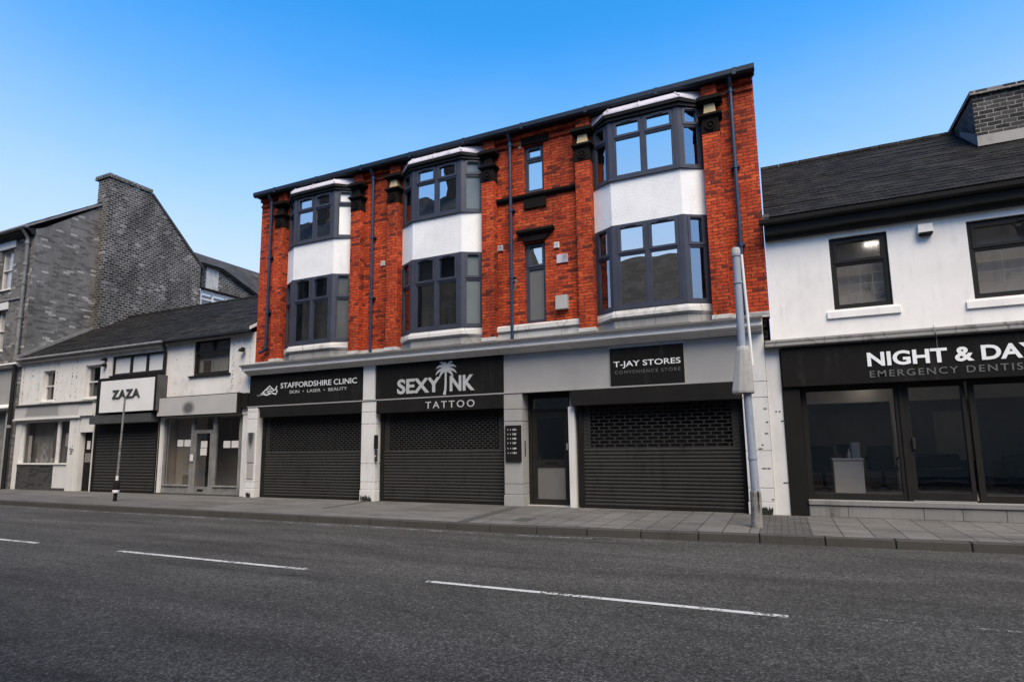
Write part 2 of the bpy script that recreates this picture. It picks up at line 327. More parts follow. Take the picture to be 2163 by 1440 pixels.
M['desk'] = m_plain('white_desk', g3(0.5), 0.5, 0.05, 2)
M['spot'] = m_emit('ceiling_spot', (1, 0.97, 0.9), 14.0)
M['panel_light'] = m_emit('ceiling_panel_light', (1, 0.96, 0.9), 6.0)
M['sign_a'] = m_sign('painted_out_fascia', g3(0.46), g3(0.25), (-23.75, 2.74), (0.95, 0.17), 1)
M['sign_c'] = m_sign('blank_fascia', g3(0.40), g3(0.10), (-15.95, 2.55), (0.33, 0.24), -1)
M['notice'] = m_sign('grimy_notice', g3(0.34), g3(0.05), (-13.44, 1.72), (0.14, 0.5), -1)

# ---------------------------------------------------------------- mesh helpers
class MB:
    def __init__(s): s.v = []; s.f = []
    def poly(s, pts):
        i = len(s.v); s.v += [tuple(p) for p in pts]; s.f.append(list(range(i, i + len(pts))))
    def hexa(s, p):   # 8 points: bottom 4 ccw, top 4 ccw
        i = len(s.v); s.v += [tuple(q) for q in p]
        for q in ((3, 2, 1, 0), (4, 5, 6, 7), (0, 1, 5, 4), (1, 2, 6, 5), (2, 3, 7, 6), (3, 0, 4, 7)): s.f.append([i + k for k in q])
    def box(s, x0, x1, y0, y1, z0, z1):
        s.hexa([(x0, y0, z0), (x1, y0, z0), (x1, y1, z0), (x0, y1, z0), (x0, y0, z1), (x1, y0, z1), (x1, y1, z1), (x0, y1, z1)]); return s
    def obox(s, o, u, n, u0, u1, d0, d1, z0, z1):  # d along n (outwards)
        P = lambda a, d, z: (o[0] + u[0] * a + n[0] * d, o[1] + u[1] * a + n[1] * d, z)
        s.hexa([P(u0, d1, z0), P(u1, d1, z0), P(u1, d0, z0), P(u0, d0, z0), P(u0, d1, z1), P(u1, d1, z1), P(u1, d0, z1), P(u0, d0, z1)]); return s
    def taper(s, x0, x1, y0, y1, z0, z1, tx=0, ty=0):  # top inset
        s.hexa([(x0, y0, z0), (x1, y0, z0), (x1, y1, z0), (x0, y1, z0), (x0 + tx, y0 + ty, z1), (x1 - tx, y0 + ty, z1), (x1 - tx, y1, z1), (x0 + tx, y1, z1)]); return s
    def extrude_x(s, prof, x0, x1):   # prof in (y,z)
        a = [(x0, y, z) for y, z in prof]; b = [(x1, y, z) for y, z in prof]; s._ext(a, b); return s
    def extrude_y(s, prof, y0, y1):   # prof in (x,z)
        a = [(x, y0, z) for x, z in prof]; b = [(x, y1, z) for x, z in prof]; s._ext(a, b); return s
    def extrude_z(s, prof, z0, z1):
        a = [(x, y, z0) for x, y in prof]; b = [(x, y, z1) for x, y in prof]; s._ext(a, b); return s
    def _ext(s, a, b):
        i = len(s.v); n = len(a); s.v += a + b
        s.f.append(list(range(i, i + n))[::-1]); s.f.append(list(range(i + n, i + 2 * n)))
        for k in range(n): s.f.append([i + k, i + (k + 1) % n, i + n + (k + 1) % n, i + n + k])
    def loft(s, loops, cap=True):
        i = len(s.v); n = len(loops[0])
        for L in loops: s.v += [tuple(p) for p in L]
        for j in range(len(loops) - 1):
            for k in range(n): s.f.append([i + j * n + k, i + j * n + (k + 1) % n, i + (j + 1) * n + (k + 1) % n, i + (j + 1) * n + k])
        if cap: s.f.append(list(range(i, i + n))[::-1]); s.f.append([i + (len(loops) - 1) * n + k for k in range(n)])
        return s
    def tube(s, pts, rad, n=12):
        pts = [Vector(p) for p in pts]; loops = []
        rs = rad if hasattr(rad, '__len__') else [rad] * len(pts)
        for k, p in enumerate(pts):
            t = (pts[min(k + 1, len(pts) - 1)] - pts[max(k - 1, 0)]).normalized()
            a = t.orthogonal().normalized() if abs(t.z) < 0.9 else (Vector((1, 0, 0)) - t * t.x).normalized()
            if abs(t.z) < 0.9: a = t.cross(Vector((0, 0, 1))).normalized()
            b = t.cross(a)
            loops.append([p + (a * math.cos(2 * math.pi * q / n) + b * math.sin(2 * math.pi * q / n)) * rs[k] for q in range(n)])
        s.loft(loops); return s
    def build(s, name, mat, parent=None, bevel=0.0, smooth=False):
        me = bpy.data.meshes.new(name); me.from_pydata(s.v, [], s.f); me.update()
        bm = bmesh.new(); bm.from_mesh(me); bmesh.ops.recalc_face_normals(bm, faces=bm.faces)
        if bevel:
            es = [e for e in bm.edges if len(e.link_faces) == 2 and e.calc_face_angle(0) > 0.5]
            bmesh.ops.bevel(bm, geom=es, offset=bevel, segments=1, affect='EDGES', profile=0.5)
        uv = bm.loops.layers.uv.new('UVMap')
        for f in bm.faces:
            n = f.normal; ax = max(range(3), key=lambda k: abs(n[k]))
            for lp in f.loops:
                c = lp.vert.co
                lp[uv].uv = (c.x, c.z) if ax == 1 else ((c.y + 0.06, c.z) if ax == 0 else (c.x, c.y))
            f.smooth = smooth
        bm.to_mesh(me); bm.free(); me.materials.append(mat if not isinstance(mat, str) else M[mat])
        if smooth and hasattr(me, 'set_sharp_from_angle'): me.set_sharp_from_angle(angle=0.7)
        o = bpy.data.objects.new(name, me); COL.objects.link(o)
        if parent is not None: attach(o, parent)
        return o
WP = {}
def wpos(o): return WP.get(o.name, Vector((0, 0, 0)))
def attach(o, parent):
    o.parent = parent; o.matrix_parent_inverse = Matrix.Translation(-wpos(parent))
    WP[o.name] = Vector((0, 0, 0))
def tag(o, label, cat, group=None):
    o['label'] = label; o['category'] = cat
    if group: o['group'] = group
    return o
def thing(name, label, cat, loc, group=None):
    o = bpy.data.objects.new(name, None); COL.objects.link(o); o.location = loc; WP[o.name] = Vector(loc); o.empty_display_size = 0.2
    return tag(o, label, cat, group)
def kind(o, k='structure'): o['kind'] = k; return o

def wall(mb, x0, x1, z0, z1, y0, y1, holes, sealed=True):
    """front at y0, back at y1, rectangular holes (xa,xb,za,zb)"""
    xs = sorted({x0, x1, *[h[0] for h in holes], *[h[1] for h in holes]}); zs = sorted({z0, z1, *[h[2] for h in holes], *[h[3] for h in holes]})
    xs = [x for x in xs if x0 <= x <= x1]; zs = [z for z in zs if z0 <= z <= z1]
    def solid(i, j):
        if i < 0 or j < 0 or i >= len(xs) - 1 or j >= len(zs) - 1: return False
        cx = (xs[i] + xs[i + 1]) / 2; cz = (zs[j] + zs[j + 1]) / 2
        return not any(h[0] < cx < h[1] and h[2] < cz < h[3] for h in holes)
    for i in range(len(xs) - 1):
        for j in range(len(zs) - 1):
            if not solid(i, j): continue
            a, b, c, d = xs[i], xs[i + 1], zs[j], zs[j + 1]
            mb.poly([(a, y0, c), (b, y0, c), (b, y0, d), (a, y0, d)])
            mb.poly([(b, y1, c), (a, y1, c), (a, y1, d), (b, y1, d)])
            if not solid(i - 1, j): mb.poly([(a, y1, c), (a, y0, c), (a, y0, d), (a, y1, d)])
            if not solid(i + 1, j): mb.poly([(b, y0, c), (b, y1, c), (b, y1, d), (b, y0, d)])
            if not solid(i, j - 1): mb.poly([(a, y1, c), (b, y1, c), (b, y0, c), (a, y0, c)])
            if not solid(i, j + 1): mb.poly([(a, y0, d), (b, y0, d), (b, y1, d), (a, y1, d)])
    return mb

def room(x0, x1, y0, y1, z0, z1):
    mb = MB()
    mb.poly([(x0, y1, z0), (x1, y1, z0), (x1, y1, z1), (x0, y1, z1)]); mb.poly([(x0, y0, z0), (x1, y0, z0), (x1, y1, z0), (x0, y1, z0)])
    mb.poly([(x0, y0, z1), (x1, y0, z1), (x1, y1, z1), (x0, y1, z1)])
    mb.poly([(x0, y0, z0), (x0, y1, z0), (x0, y1, z1), (x0, y0, z1)]); mb.poly([(x1, y0, z0), (x1, y1, z0), (x1, y1, z1), (x1, y0, z1)])
    return mb

def roof_strips(mb, x0, x1, ye, ze, yr, zr, n, step=0.013, skewl=0.0):
    """stepped tile courses from the eaves (ye,ze) up to the ridge (yr,zr)"""
    dy = (yr - ye) / n; dz = (zr - ze) / n; L = math.hypot(dy, dz); ny, nz = -dz / L, dy / L
    for k in range(n):
        a = (ye + dy * k, ze + dz * k); b = (ye + dy * (k + 1) + dy * 0.1, ze + dz * (k + 1) + dz * 0.1)
        xs = [x0]
        while xs[-1] < x1 - 0.01: xs.append(min(x1, xs[-1] + 1.1))
        jit = [random.uniform(-0.006, 0.006) for _ in xs]
        for i in range(len(xs) - 1):
            p = [(xs[i], a[0], a[1]), (xs[i + 1], a[0], a[1]), (xs[i + 1], b[0], b[1]), (xs[i], b[0], b[1])]
            q = []
            for t, (x, y, z) in enumerate(p):
                h = (step if t < 2 else 0.004) + (jit[i] if t in (0, 3) else jit[i + 1])
                q.append((x, y + ny * h, z + nz * h))
            mb.poly(q); mb.poly([p[0], p[1], q[1], q[0]])
    return mb

def glazing(fr, pn, o, u, n, u0, u1, z0, z1, cols, ztr, fw=0.055, top=0.045, depth=0.07, mw=0.09, trh=0.05, sash=True, back=0.03):
    """frame with top lights above a transom, along direction u, facing n"""
    fr.obox(o, u, n, u0, u0 + fw, -depth, 0, z0, z1); fr.obox(o, u, n, u1 - fw, u1, -depth, 0, z0, z1)
    e = [u0 + fw]
    for c in cols: fr.obox(o, u, n, c - mw / 2, c + mw / 2, -depth, -0.002, z0 + fw, z1 - top); e += [c - mw / 2, c + mw / 2]
    e.append(u1 - fw)
    fr.obox(o, u, n, u0 + fw, u1 - fw, -depth, -0.001, z0, z0 + fw); fr.obox(o, u, n, u0 + fw, u1 - fw, -depth, -0.001, z1 - top, z1)
    for k in range(0, len(e), 2):
        a, b = e[k], e[k + 1]
        if ztr:
            fr.obox(o, u, n, a, b, -depth, -0.003, ztr - trh / 2, ztr + trh / 2)
            if sash:
                s = 0.04; zt0, zt1 = ztr + trh / 2, z1 - top
                fr.obox(o, u, n, a - 0.012, a + s, -0.03, 0.014, zt0 - 0.012, zt1 + 0.012); fr.obox(o, u, n, b - s, b + 0.012, -0.03, 0.014, zt0 - 0.012, zt1 + 0.012)
                fr.obox(o, u, n, a + s, b - s, -0.03, 0.013, zt0 - 0.012, zt0 + s); fr.obox(o, u, n, a + s, b - s, -0.03, 0.013, zt1 - s, zt1 + 0.012)
                if b - a > 0.3: fr.obox(o, u, n, (a + b) / 2 - 0.11, (a + b) / 2 + 0.11, 0.0145, 0.03, zt1 - 0.018, zt1 + 0.006)
            for (za, zb) in ((z0 + fw, ztr - trh / 2), (ztr + trh / 2, z1 - top)):
                s = 0.018
                for q in ((a, a + s, za, zb), (b - s, b, za, zb), (a + s, b - s, za, za + s), (a + s, b - s, zb - s, zb)): fr.obox(o, u, n, q[0], q[1], -0.04, -0.012, q[2], q[3])
                if pn is not None: pn.obox(o, u, n, a, b, -back - 0.012, -back, za, zb)
        else:
            if pn is not None: pn.obox(o, u, n, a, b, -back - 0.012, -back, z0 + fw, z1 - top)

FONT = None
def text(name, s, x0, x1, z0, z1, y, mat, parent, off=0.0, ext=0.004, space=1.0, lab=None):
    cu_ = bpy.data.curves.new(name, 'FONT'); cu_.body = s; cu_.size = 1; cu_.offset = off; cu_.space_character = space; cu_.resolution_u = 4
    ob = bpy.data.objects.new(name + '_curve', cu_); COL.objects.link(ob)
    dg = bpy.context.evaluated_depsgraph_get(); me = bpy.data.meshes.new_from_object(ob.evaluated_get(dg)); bpy.data.objects.remove(ob); bpy.data.curves.remove(cu_)
    xs = [v.co.x for v in me.vertices]; ys = [v.co.y for v in me.vertices]
    ax, bx, ay, by = min(xs), max(xs), min(ys), max(ys)
    bm = bmesh.new(); bm.from_mesh(me)
    for v in bm.verts: v.co = Vector((x0 + (v.co.x - ax) / (bx - ax) * (x1 - x0), y, z0 + (v.co.y - ay) / (by - ay) * (z1 - z0)))
    r = bmesh.ops.extrude_face_region(bm, geom=list(bm.faces)); bmesh.ops.translate(bm, verts=[g for g in r['geom'] if isinstance(g, bmesh.types.BMVert)], vec=(0, -ext, 0))
    bmesh.ops.recalc_face_normals(bm, faces=bm.faces)
    for f_ in bm.faces: f_.smooth = False
    bm.to_mesh(me); bm.free(); me.name = name; me.materials.clear(); me.materials.append(M[mat])
    o = bpy.data.objects.new(name, me); COL.objects.link(o); attach(o, parent)
    return o

def stroke(mb, pts, wd, y, ext=0.004):
    """flat ribbon through (x,z) points"""
    n = len(pts); L = []; Rr = []
    for k, (x, z) in enumerate(pts):
        a = pts[max(0, k - 1)]; b = pts[min(n - 1, k + 1)]; dx, dz = b[0] - a[0], b[1] - a[1]; d = math.hypot(dx, dz) or 1
        h = (wd[k] if hasattr(wd, '__len__') else wd) / 2
        L.append((x - dz / d * h, z + dx / d * h)); Rr.append((x + dz / d * h, z - dx / d * h))
    for k in range(n - 1): mb.extrude_y([L[k], L[k + 1], Rr[k + 1], Rr[k]], y, y - ext)

def arc(p0, p1, p2, n=8):
    return [((1 - t) ** 2 * p0[0] + 2 * t * (1 - t) * p1[0] + t * t * p2[0], (1 - t) ** 2 * p0[1] + 2 * t * (1 - t) * p1[1] + t * t * p2[1]) for t in [i / n for i in range(n + 1)]]

X1, YF = (1, 0), (0, -1)   # along the street, towards the street

# ================================================================= SETTING
kerb_line = [(-60, -2.85), (-20, -2.9), (-10.5, -2.96), (-4, -2.95), (-2.4, -2.84), (-0.75, -2.70), (0.97, -2.59), (2.4, -2.48), (6, -2.22), (14, -1.9), (40, -1.6)]
def ky(x):
    for (a, b), (c, d) in zip(kerb_line, kerb_line[1:]):
        if a <= x <= c: return b + (d - b) * (x - a) / (c - a)
    return kerb_line[-1][1]
g_ = MB(); g_.poly([(-900, -900, -0.17), (900, -900, -0.17), (900, 900, -0.17), (-900, 900, -0.17)]); kind(g_.build('ground', 'ground'))
r_ = MB(); r_.poly([(-120, -10.1, -0.12), (120, -10.1, -0.12), (120, -1.2, -0.12), (-120, -1.2, -0.12)]); kind(r_.build('road', 'asphalt'))
def strip_surface(name, xa, xb, y_back, mat, z=0.0, st=1.0):
    mb = MB(); x = xa
    while x < xb - 1e-6:
        x2 = min(xb, x + st)
        mb.poly([(x, ky(x) + 0.13, z), (x2, ky(x2) + 0.13, z), (x2, y_back, z), (x, y_back, z)]); x = x2
    return kind(mb.build(name, mat))
strip_surface('pavement', -60, -4.55, 0.3, 'tarmac')
strip_surface('paving_slabs', -4.55, -0.40, 0.3, 'slabs')
strip_surface('paving_setts', -0.40, 0.315, 0.3, 'setts')
strip_surface('paving_slabs', 0.315, 40, 0.3, 'slabs_b')
kb = MB(); x = -60.03
while x < 39:
    a, b = x + 0.006, x + 0.834; ya, yb = ky(max(a, -60)), ky(b); j = random.uniform(-0.004, 0.004); hj = random.uniform(-0.004, 0.002)
    kb.hexa([(a, ya + j, -0.16), (b, yb + j, -0.16), (b, yb + 0.128, -0.16), (a, ya + 0.128, -0.16), (a, ya + j + 0.012, 0.002 + hj), (b, yb + j + 0.012, 0.002 + hj), (b, yb + 0.128, 0.002 + hj), (a, ya + 0.128, 0.002 + hj)])
    x += 0.84
kind(kb.build('kerb', 'kerb', bevel=0.012))
op = MB().box(-120, 120, -13.4, -10.1, -0.16, 0.0); kind(op.build('far_pavement', 'tarmac'))
ln = MB()
for a, b in ((-32, -28.3), (-25.6, -22), (-18.9, -15.4), (-14.4, -10.84), (-8.80, -5.27), (-3.57, -0.05)):
    ln.poly([(a, -6.49, -0.116), (b, -6.49, -0.116), (b, -6.415, -0.116), (a, -6.415, -0.116)])
kind(ln.build('road_centre_line', 'line'))
lo = MB(); lo.poly([(0.6, -6.30, -0.116), (4.6, -6.16, -0.116), (4.6, -6.12, -0.116), (0.6, -6.26, -0.116)])
kind(lo.build('worn_road_line', 'line_old'))
le = MB(); xs = [-40 + 1.5 * i for i in range(26)] + [-2.75]
for a, b in zip(xs, xs[1:]):
    le.poly([(a, ky(a) - 0.24, -0.116), (b, ky(b) - 0.24, -0.116), (b, ky(b) - 0.17, -0.116), (a, ky(a) - 0.17, -0.116)])
kind(le.build('road_edge_line', 'line_old'))
pt = MB(); pt.poly([(-5.30, -2.80, 0.004), (-5.10, -2.80, 0.004), (-5.22, -0.12, 0.004), (-5.46, -0.12, 0.004)])
pt.poly([(-9.32, -1.8, 0.004), (-9.22, -1.8, 0.004), (-9.36, -0.12, 0.004), (-9.52, -0.12, 0.004)])
kind(pt.build('pavement_trench_patches', 'patch'))
cv = MB().box(-4.45, -4.14, -2.36, -1.9, 0.0, 0.005); tag(cv.build('utility_cover', 'patch', bevel=0.002), 'small dark rectangular utility cover set in the pavement before the door', 'utility cover')

# ================================================================= RED BRICK BUILDING
RB = thing('brick_building', 'three storey red brick building with three white rendered bays and dark shutters', 'building', (-6.8, 0, 0))
XL, XR = -13.55, -0.05
PIL = [(-12.79, -12.46), (-10.05, -9.73), (-8.87, -8.54), (-6.13, -5.80), (-3.78, -3.43), (-1.06, -0.72)]
BAYS = [(-11.255, 0.71), (-7.335, 0.70), (-2.245, 0.735)]
holes = [(c - 1.19, c + 1.19, 4.05, 5.92) for c, h in BAYS] + [(c - 1.19, c + 1.19, 6.87, 8.25) for c, h in BAYS]
holes += [(-5.10, -4.60, 7.15, 8.33), (-5.12, -4.61, 4.06, 5.95)]
wall(MB(), XL, XR, 3.70, 8.66, 0.0, 0.28, holes).build('wall', 'red', RB)
sw = MB(); sw.box(XL, XL + 0.28, 0.285, 9, 3.9, 8.6); sw.box(XR - 0.34, XR - 0.06, 0.285, 9, 3.9, 8.6); sw.box(XL, XR - 0.06, 9, 9.28, 3.9, 8.6); sw.extrude_x([(0.285, 8.601), (9.0, 8.601), (9.0, 8.78), (4.6, 10.26), (0.285, 8.79)], XR - 0.34, XR - 0.06); sw.extrude_x([(0.285, 8.601), (9.0, 8.601), (9.0, 8.78), (4.6, 10.26), (0.285, 8.79)], XL, XL + 0.28); sw.build('outer_wall', 'red', RB)
sw = MB(); sw.box(XL, XL + 0.28, 0.285, 9, 0, 3.899); sw.box(XR - 0.34, XR - 0.06, 0.285, 9, 0, 3.899); sw.box(XL, XR - 0.06, 9, 9.28, 0, 3.899); sw.build('lower_outer_wall', 'old_brick', RB)
rf = MB(); rf.extrude_x([(-0.1, 8.70), (-0.1, 8.76), (4.6, 10.35), (9.4, 8.76), (9.4, 8.70), (4.6, 10.28)], XL - 0.05, XR - 0.05); rf.build('roof', 'slate', RB)
# corbel courses between the bays
for a, b, ga in ((XL, -12.47, None), (-10.04, -8.55, None), (-6.12, -3.44, (-5.17, -4.44)), (-1.05, XR, None)):
    MB().box(a, b, -0.075, -0.001, 8.52, 8.615).build('corbel_course', 'red', RB, 0.004)
    for q in (((a, b),) if not ga else ((a, ga[0]), (ga[1], b))): MB().box(q[0] + 0.003, q[1] - 0.003, -0.045, -0.001, 8.37, 8.435).build('corbel_course', 'red', RB, 0.004)
# eaves: fascia, gutter, downpipes
fa = MB().box(XL - 0.03, XR + 0.02, -0.14, -0.002, 8.625, 8.70); fa.box(XL - 0.02, XR + 0.015, -0.17, -0.142, 8.615, 8.74); fa.build('eaves_board', 'navy_gutter', RB)
gu = MB(); gx = XL - 0.06
prof = [(-0.172, 8.745), (-0.172, 8.64), (-0.20, 8.615), (-0.26, 8.615), (-0.30, 8.65), (-0.305, 8.745), (-0.29, 8.745), (-0.285, 8.66), (-0.25, 8.632), (-0.20, 8.632), (-0.186, 8.65), (-0.186, 8.745)]
gu.extrude_x(prof, gx, XR + 0.05)
for k in range(9): gu.box(gx + 0.8 + k * 1.55, gx + 0.87 + k * 1.55, -0.312, -0.173, 8.606, 8.752)
gu.build('gutter', 'navy_gutter', RB)
rt = MB(); roof_strips(rt, XL - 0.04, XR + 0.04, -0.22, 8.765, 0.6, 9.03, 4, 0.02); rt.build('eaves_tiles', 'slate', RB)
def downpipe(px, zb, foot=None, y=-0.10, mat='blue_pipe', zt=8.63, r=0.038):
    d = MB().tube([(px, -0.22, zt), (px, -0.2, zt - 0.06), (px, y, zt - 0.16), (px, y, zt - 0.3), (px, y, zb)], r)
    if foot: d.tube([(px, y, zb), (px + foot * 0.4, y - 0.02, zb - 0.06), (px + foot, y - 0.04, zb - 0.1)], r)
    p = d.build('drainpipe', mat, RB, smooth=True)
    z = zt - 0.28
    while z > zb + 0.2:
        MB().tube([(px, y, z), (px, y, z + 0.09)], r + 0.012).box(px - 0.08, px + 0.08, y + 0.01, -0.001, z + 0.03, z + 0.06).build('pipe_bracket', mat, p); z -= 1.62
    return p
downpipe(-13.06, 4.1, foot=-0.2); downpipe(-9.41, 3.74); downpipe(-5.41, 3.72); downpipe(-0.475, 3.75)
# stand-off tap / overflow
tp = MB().tube([(-5.37, -0.1, 5.06), (-5.30, -0.12, 5.07), (-5.27, -0.13, 5.04), (-5.31, -0.12, 4.95), (-5.34, -0.1, 4.84)], 0.016, 8); tp.build('overflow_pipe', 'frame_grey', RB, smooth=True)
# pilasters
for i, (a, b) in enumerate(PIL):
    pb = MB().box(a, b, -0.2, -0.001, 3.78, 7.55); pb.box(a + 0.015, b - 0.015, -0.13, -0.001, 8.32, 8.62)
    p = pb.build('pilaster', 'red', RB, 0.004)
    MB().box(a - 0.02, b + 0.02, -0.225, -0.002, 3.69, 3.779).build('base', 'stone_white', p, 0.006)
    c = MB().taper(a - 0.01, b + 0.01, -0.215, -0.001, 7.551, 7.86, 0.02, 0.01); c2 = MB()
    for z0, z1, e in ((7.861, 7.90, 0.02), (7.901, 7.945, 0.06), (8.19, 8.235, 0.03), (8.236, 8.30, 0.075), (8.301, 8.335, 0.04)):
        (c if z0 < 8 else c2).box(a - e, b + e, -0.2 - e * 1.1, -0.001, z0, z1)
    for q in range(16):    # rosette on the face of the block
        t0, t1 = q * math.pi / 8, (q + 1) * math.pi / 8; cx = (a + b) / 2
        for r0, r1, yy in ((0.07, 0.105, -0.24), (0.0, 0.04, -0.245)):
            c.extrude_y([(cx + r0 * math.cos(t0), 7.70 + r0 * math.sin(t0)), (cx + r1 * math.cos(t0), 7.70 + r1 * math.sin(t0)), (cx + r1 * math.cos(t1), 7.70 + r1 * math.sin(t1)), (cx + r0 * math.cos(t1), 7.70 + r0 * math.sin(t1))], yy, -0.205)
    cap = c.build('capital', 'soot', p); c2.build('capping', 'soot', p)
    e = MB().taper(a + 0.045, b - 0.045, -0.20, -0.001, 7.946, 8.189, 0.025, 0.03)
    e.build('neck_block', 'cream' if i in (2, 4, 5) else 'soot', cap, 0.008)
# bays
def bay(c, h, idx):
    dp, ew = -0.28, 1.19
    L, A, B, E = (c - ew, -0.004), (c - h, dp), (c + h, dp), (c + ew, -0.004)
    def faces():
        for p, q in ((L, A), (A, B), (B, E)):
            d = (q[0] - p[0], q[1] - p[1]); ln_ = math.hypot(*d); u = (d[0] / ln_, d[1] / ln_); n = (u[1], -u[0]); yield p, u, n, ln_
    def outline(o, yb=-0.003):   # bay plan pushed out by o
        return [(c - ew - o * 0.4, yb), (c - h - o * 0.6, dp - o), (c + h + o * 0.6, dp - o), (c + ew + o * 0.4, yb)]
    for lvl, (z0, z1, ztr) in enumerate(((4.06, 5.90, 5.255), (6.88, 8.23, 7.835))):
        fr, pa, ps = MB(), MB(), []
        for k, (p, u, n, ln_) in enumerate(faces()):
            if k == 1: glazing(fr, pa, p, u, n, 0.075, ln_ - 0.075, z0 + 0.045, z1, [ln_ / 2], ztr, fw=0.06, mw=0.10, back=0.035)
            else:
                ps.append(MB()); glazing(fr, ps[-1], p, u, n, 0.06, ln_ - 0.06, z0 + 0.045, z1, [], ztr, fw=0.045, back=0.035, sash=True)
        # corner posts and sill board
        for (p, s) in ((A, -1), (B, 1)):
            o2 = 0.012
            fr.extrude_z([(p[0] - s * 0.09, p[1] + 0.09), (p[0] - s * 0.085, p[1] - o2), (p[0] + s * 0.006, p[1] - o2), (p[0] + s * 0.075, p[1] + 0.04), (p[0] + s * 0.03, p[1] + 0.10)], z0 + 0.046, z1 - 0.001)
        for (p, s) in ((L, -1), (E, 1)): fr.extrude_z([(p[0] - s * 0.075, p[1] - 0.035), (p[0] - s * 0.0, p[1] + 0.0), (p[0] - s * 0.1, p[1] + 0.02)], z0 + 0.046, z1 - 0.001)
        fr.extrude_z(outline(0.035), z0, z0 + 0.045)
        f = fr.build('bay_window', 'frame', RB, 0.0)
        up = lvl == 1
        pa.build('front_pane', ('pane_wavy' if idx < 2 else 'pane') if up else ('pane_low' if idx < 2 else 'pane'), f)
        for q, mt in zip(ps, ('pane_low', ('white_film' if up else 'grey_film_b', 'grey_film', 'pane_low')[idx])): q.build('side_pane', mt, f)
        if not up and idx < 2:
            p, u, n, ln_ = list(faces())[1]
            MB().obox(p, u, n, 0.08, ln_ - 0.08, -0.34, -0.33, z0 + 0.05, z1 - 0.02).build('blind', 'netting_dark', f)  # board added behind the lower panes to lighten them, not a real blind
        if up:
            MB().extrude_z(outline(0.055), 8.232, 8.30).build('head_moulding', 'frame_black', f)
            lo1 = [(x, y, 8.301) for x, y in outline(0.10)]; lo2 = [(x, y, 8.365) for x, y in outline(0.11)]
            MB().loft([lo1, lo2]).build('eaves_fascia', 'frame_black', f)
            lr = MB(); a0 = [(x, y, 8.366) for x, y in outline(0.12)]; a1 = [(x, y, 8.40) for x, y in outline(0.115)]
            a2 = [(c - 1.18, -0.003, 8.535), (c - h + 0.03, -0.30, 8.535), (c + h - 0.03, -0.30, 8.535), (c + 1.18, -0.003, 8.535)]
            a3 = [(c - 1.18, -0.003, 8.60), (c - h + 0.05, -0.145, 8.60), (c + h - 0.05, -0.145, 8.60), (c + 1.18, -0.003, 8.60)]
            lr.loft([a0, a1, a2, a3])
            for (q, r2) in ((a1[1], a2[1]), (a1[2], a2[2])): lr.tube([q, r2], 0.018, 8)
            lr.tube([(c - 0.05, a1[1][1] - 0.002, 8.405), (c - 0.04, a2[1][1] - 0.002, 8.54)], 0.014, 8)
            lr.build('lead_roof', 'lead', f)
    MB().extrude_z(outline(-0.01), 5.903, 6.878).build('bay_panel', 'white_bay', RB, 0.0)
    s1 = MB(); s1.loft([[(x, y, 3.86) for x, y in outline(0.03)], [(x, y, 3.90) for x, y in outline(0.07)], [(x, y, 3.97) for x, y in outline(0.06)], [(x, y, 4.055) for x, y in outline(0.02)]])
    st = s1.build('bay_sill', 'stone_white', RB)
    MB().extrude_z(outline(0.005), 3.68, 3.858).build('bay_plinth', 'stone_grey', st)
for i, (c, h) in enumerate(BAYS): bay(c, h, i)
# narrow centre windows
def narrow(x0, x1, z0, z1, ztr, low):
    fr, p1 = MB(), MB(); p2 = MB()
    glazing(fr, None, (0, 0.075), X1, YF, x0, x1, z0, z1, [], ztr, fw=0.06, top=0.055, trh=0.06)
    p1.box(x0 + 0.05, x1 - 0.05, 0.11, 0.12, ztr + 0.03, z1 - 0.05); p2.box(x0 + 0.05, x1 - 0.05, 0.11, 0.12, z0 + 0.05, ztr - 0.03)
    f = fr.build('narrow_window', 'frame', RB); p1.build('pane', 'pane', f); p2.build('pane', low, f)
narrow(-5.10, -4.60, 7.17, 8.32, 7.97, 'pane'); narrow(-5.12, -4.61, 4.06, 5.94, 5.36, 'frost')
MB().box(-5.15, -4.46, -0.04, -0.001, 8.33, 8.515).build('stone_lintel', 'soot', RB, 0.01)
MB().box(-5.24, -5.155, -0.012, -0.001, 8.30, 8.44).build('lintel_end', 'cream', RB, 0.01)
bd = MB()
bd.extrude_x([(-0.001, 7.00), (-0.04, 7.0), (-0.085, 7.05), (-0.09, 7.10), (-0.001, 7.145)], -5.795, -3.785)
bd.build('stone_band', 'soot', RB)
MB().box(-5.11, -4.54, -0.045, -0.001, 6.745, 6.995).build('carved_panel', 'soot', RB, 0.015)
li = MB(); li.box(-5.28, -4.36, -0.13, -0.001, 6.165, 6.235); li.box(-5.25, -4.39, -0.10, -0.001, 6.125, 6.163)
li.extrude_y([(-5.10, 5.955), (-4.60, 5.955), (-4.46, 6.124), (-5.20, 6.124)], -0.06, -0.001); li.build('stone_lintel', 'soot', RB, 0.006)
# stone course at the foot of the upper wall
sc = MB()
for a, b in ((-5.795, -3.785),):
    sc.extrude_x([(-0.001, 3.86), (-0.07, 3.86), (-0.11, 3.90), (-0.10, 4.0), (-0.001, 4.05)], a, -5.0); sc.extrude_x([(-0.001, 3.86), (-0.07, 3.86), (-0.11, 3.90), (-0.10, 4.0), (-0.001, 4.05)], -4.99, b); sc.box(a, b, -0.06, -0.001, 3.69, 3.855)
sc.build('stone_course', 'stone_white', RB)
for q in ((-9.725, -8.875, -0.04, -0.001, 3.69, 3.80), (XL, -12.81, -0.03, -0.001, 3.69, 3.76), (-0.70, XR - 0.005, -0.03, -0.001, 3.69, 3.80)): MB().box(*q).build('stone_course', 'stone_white', RB)
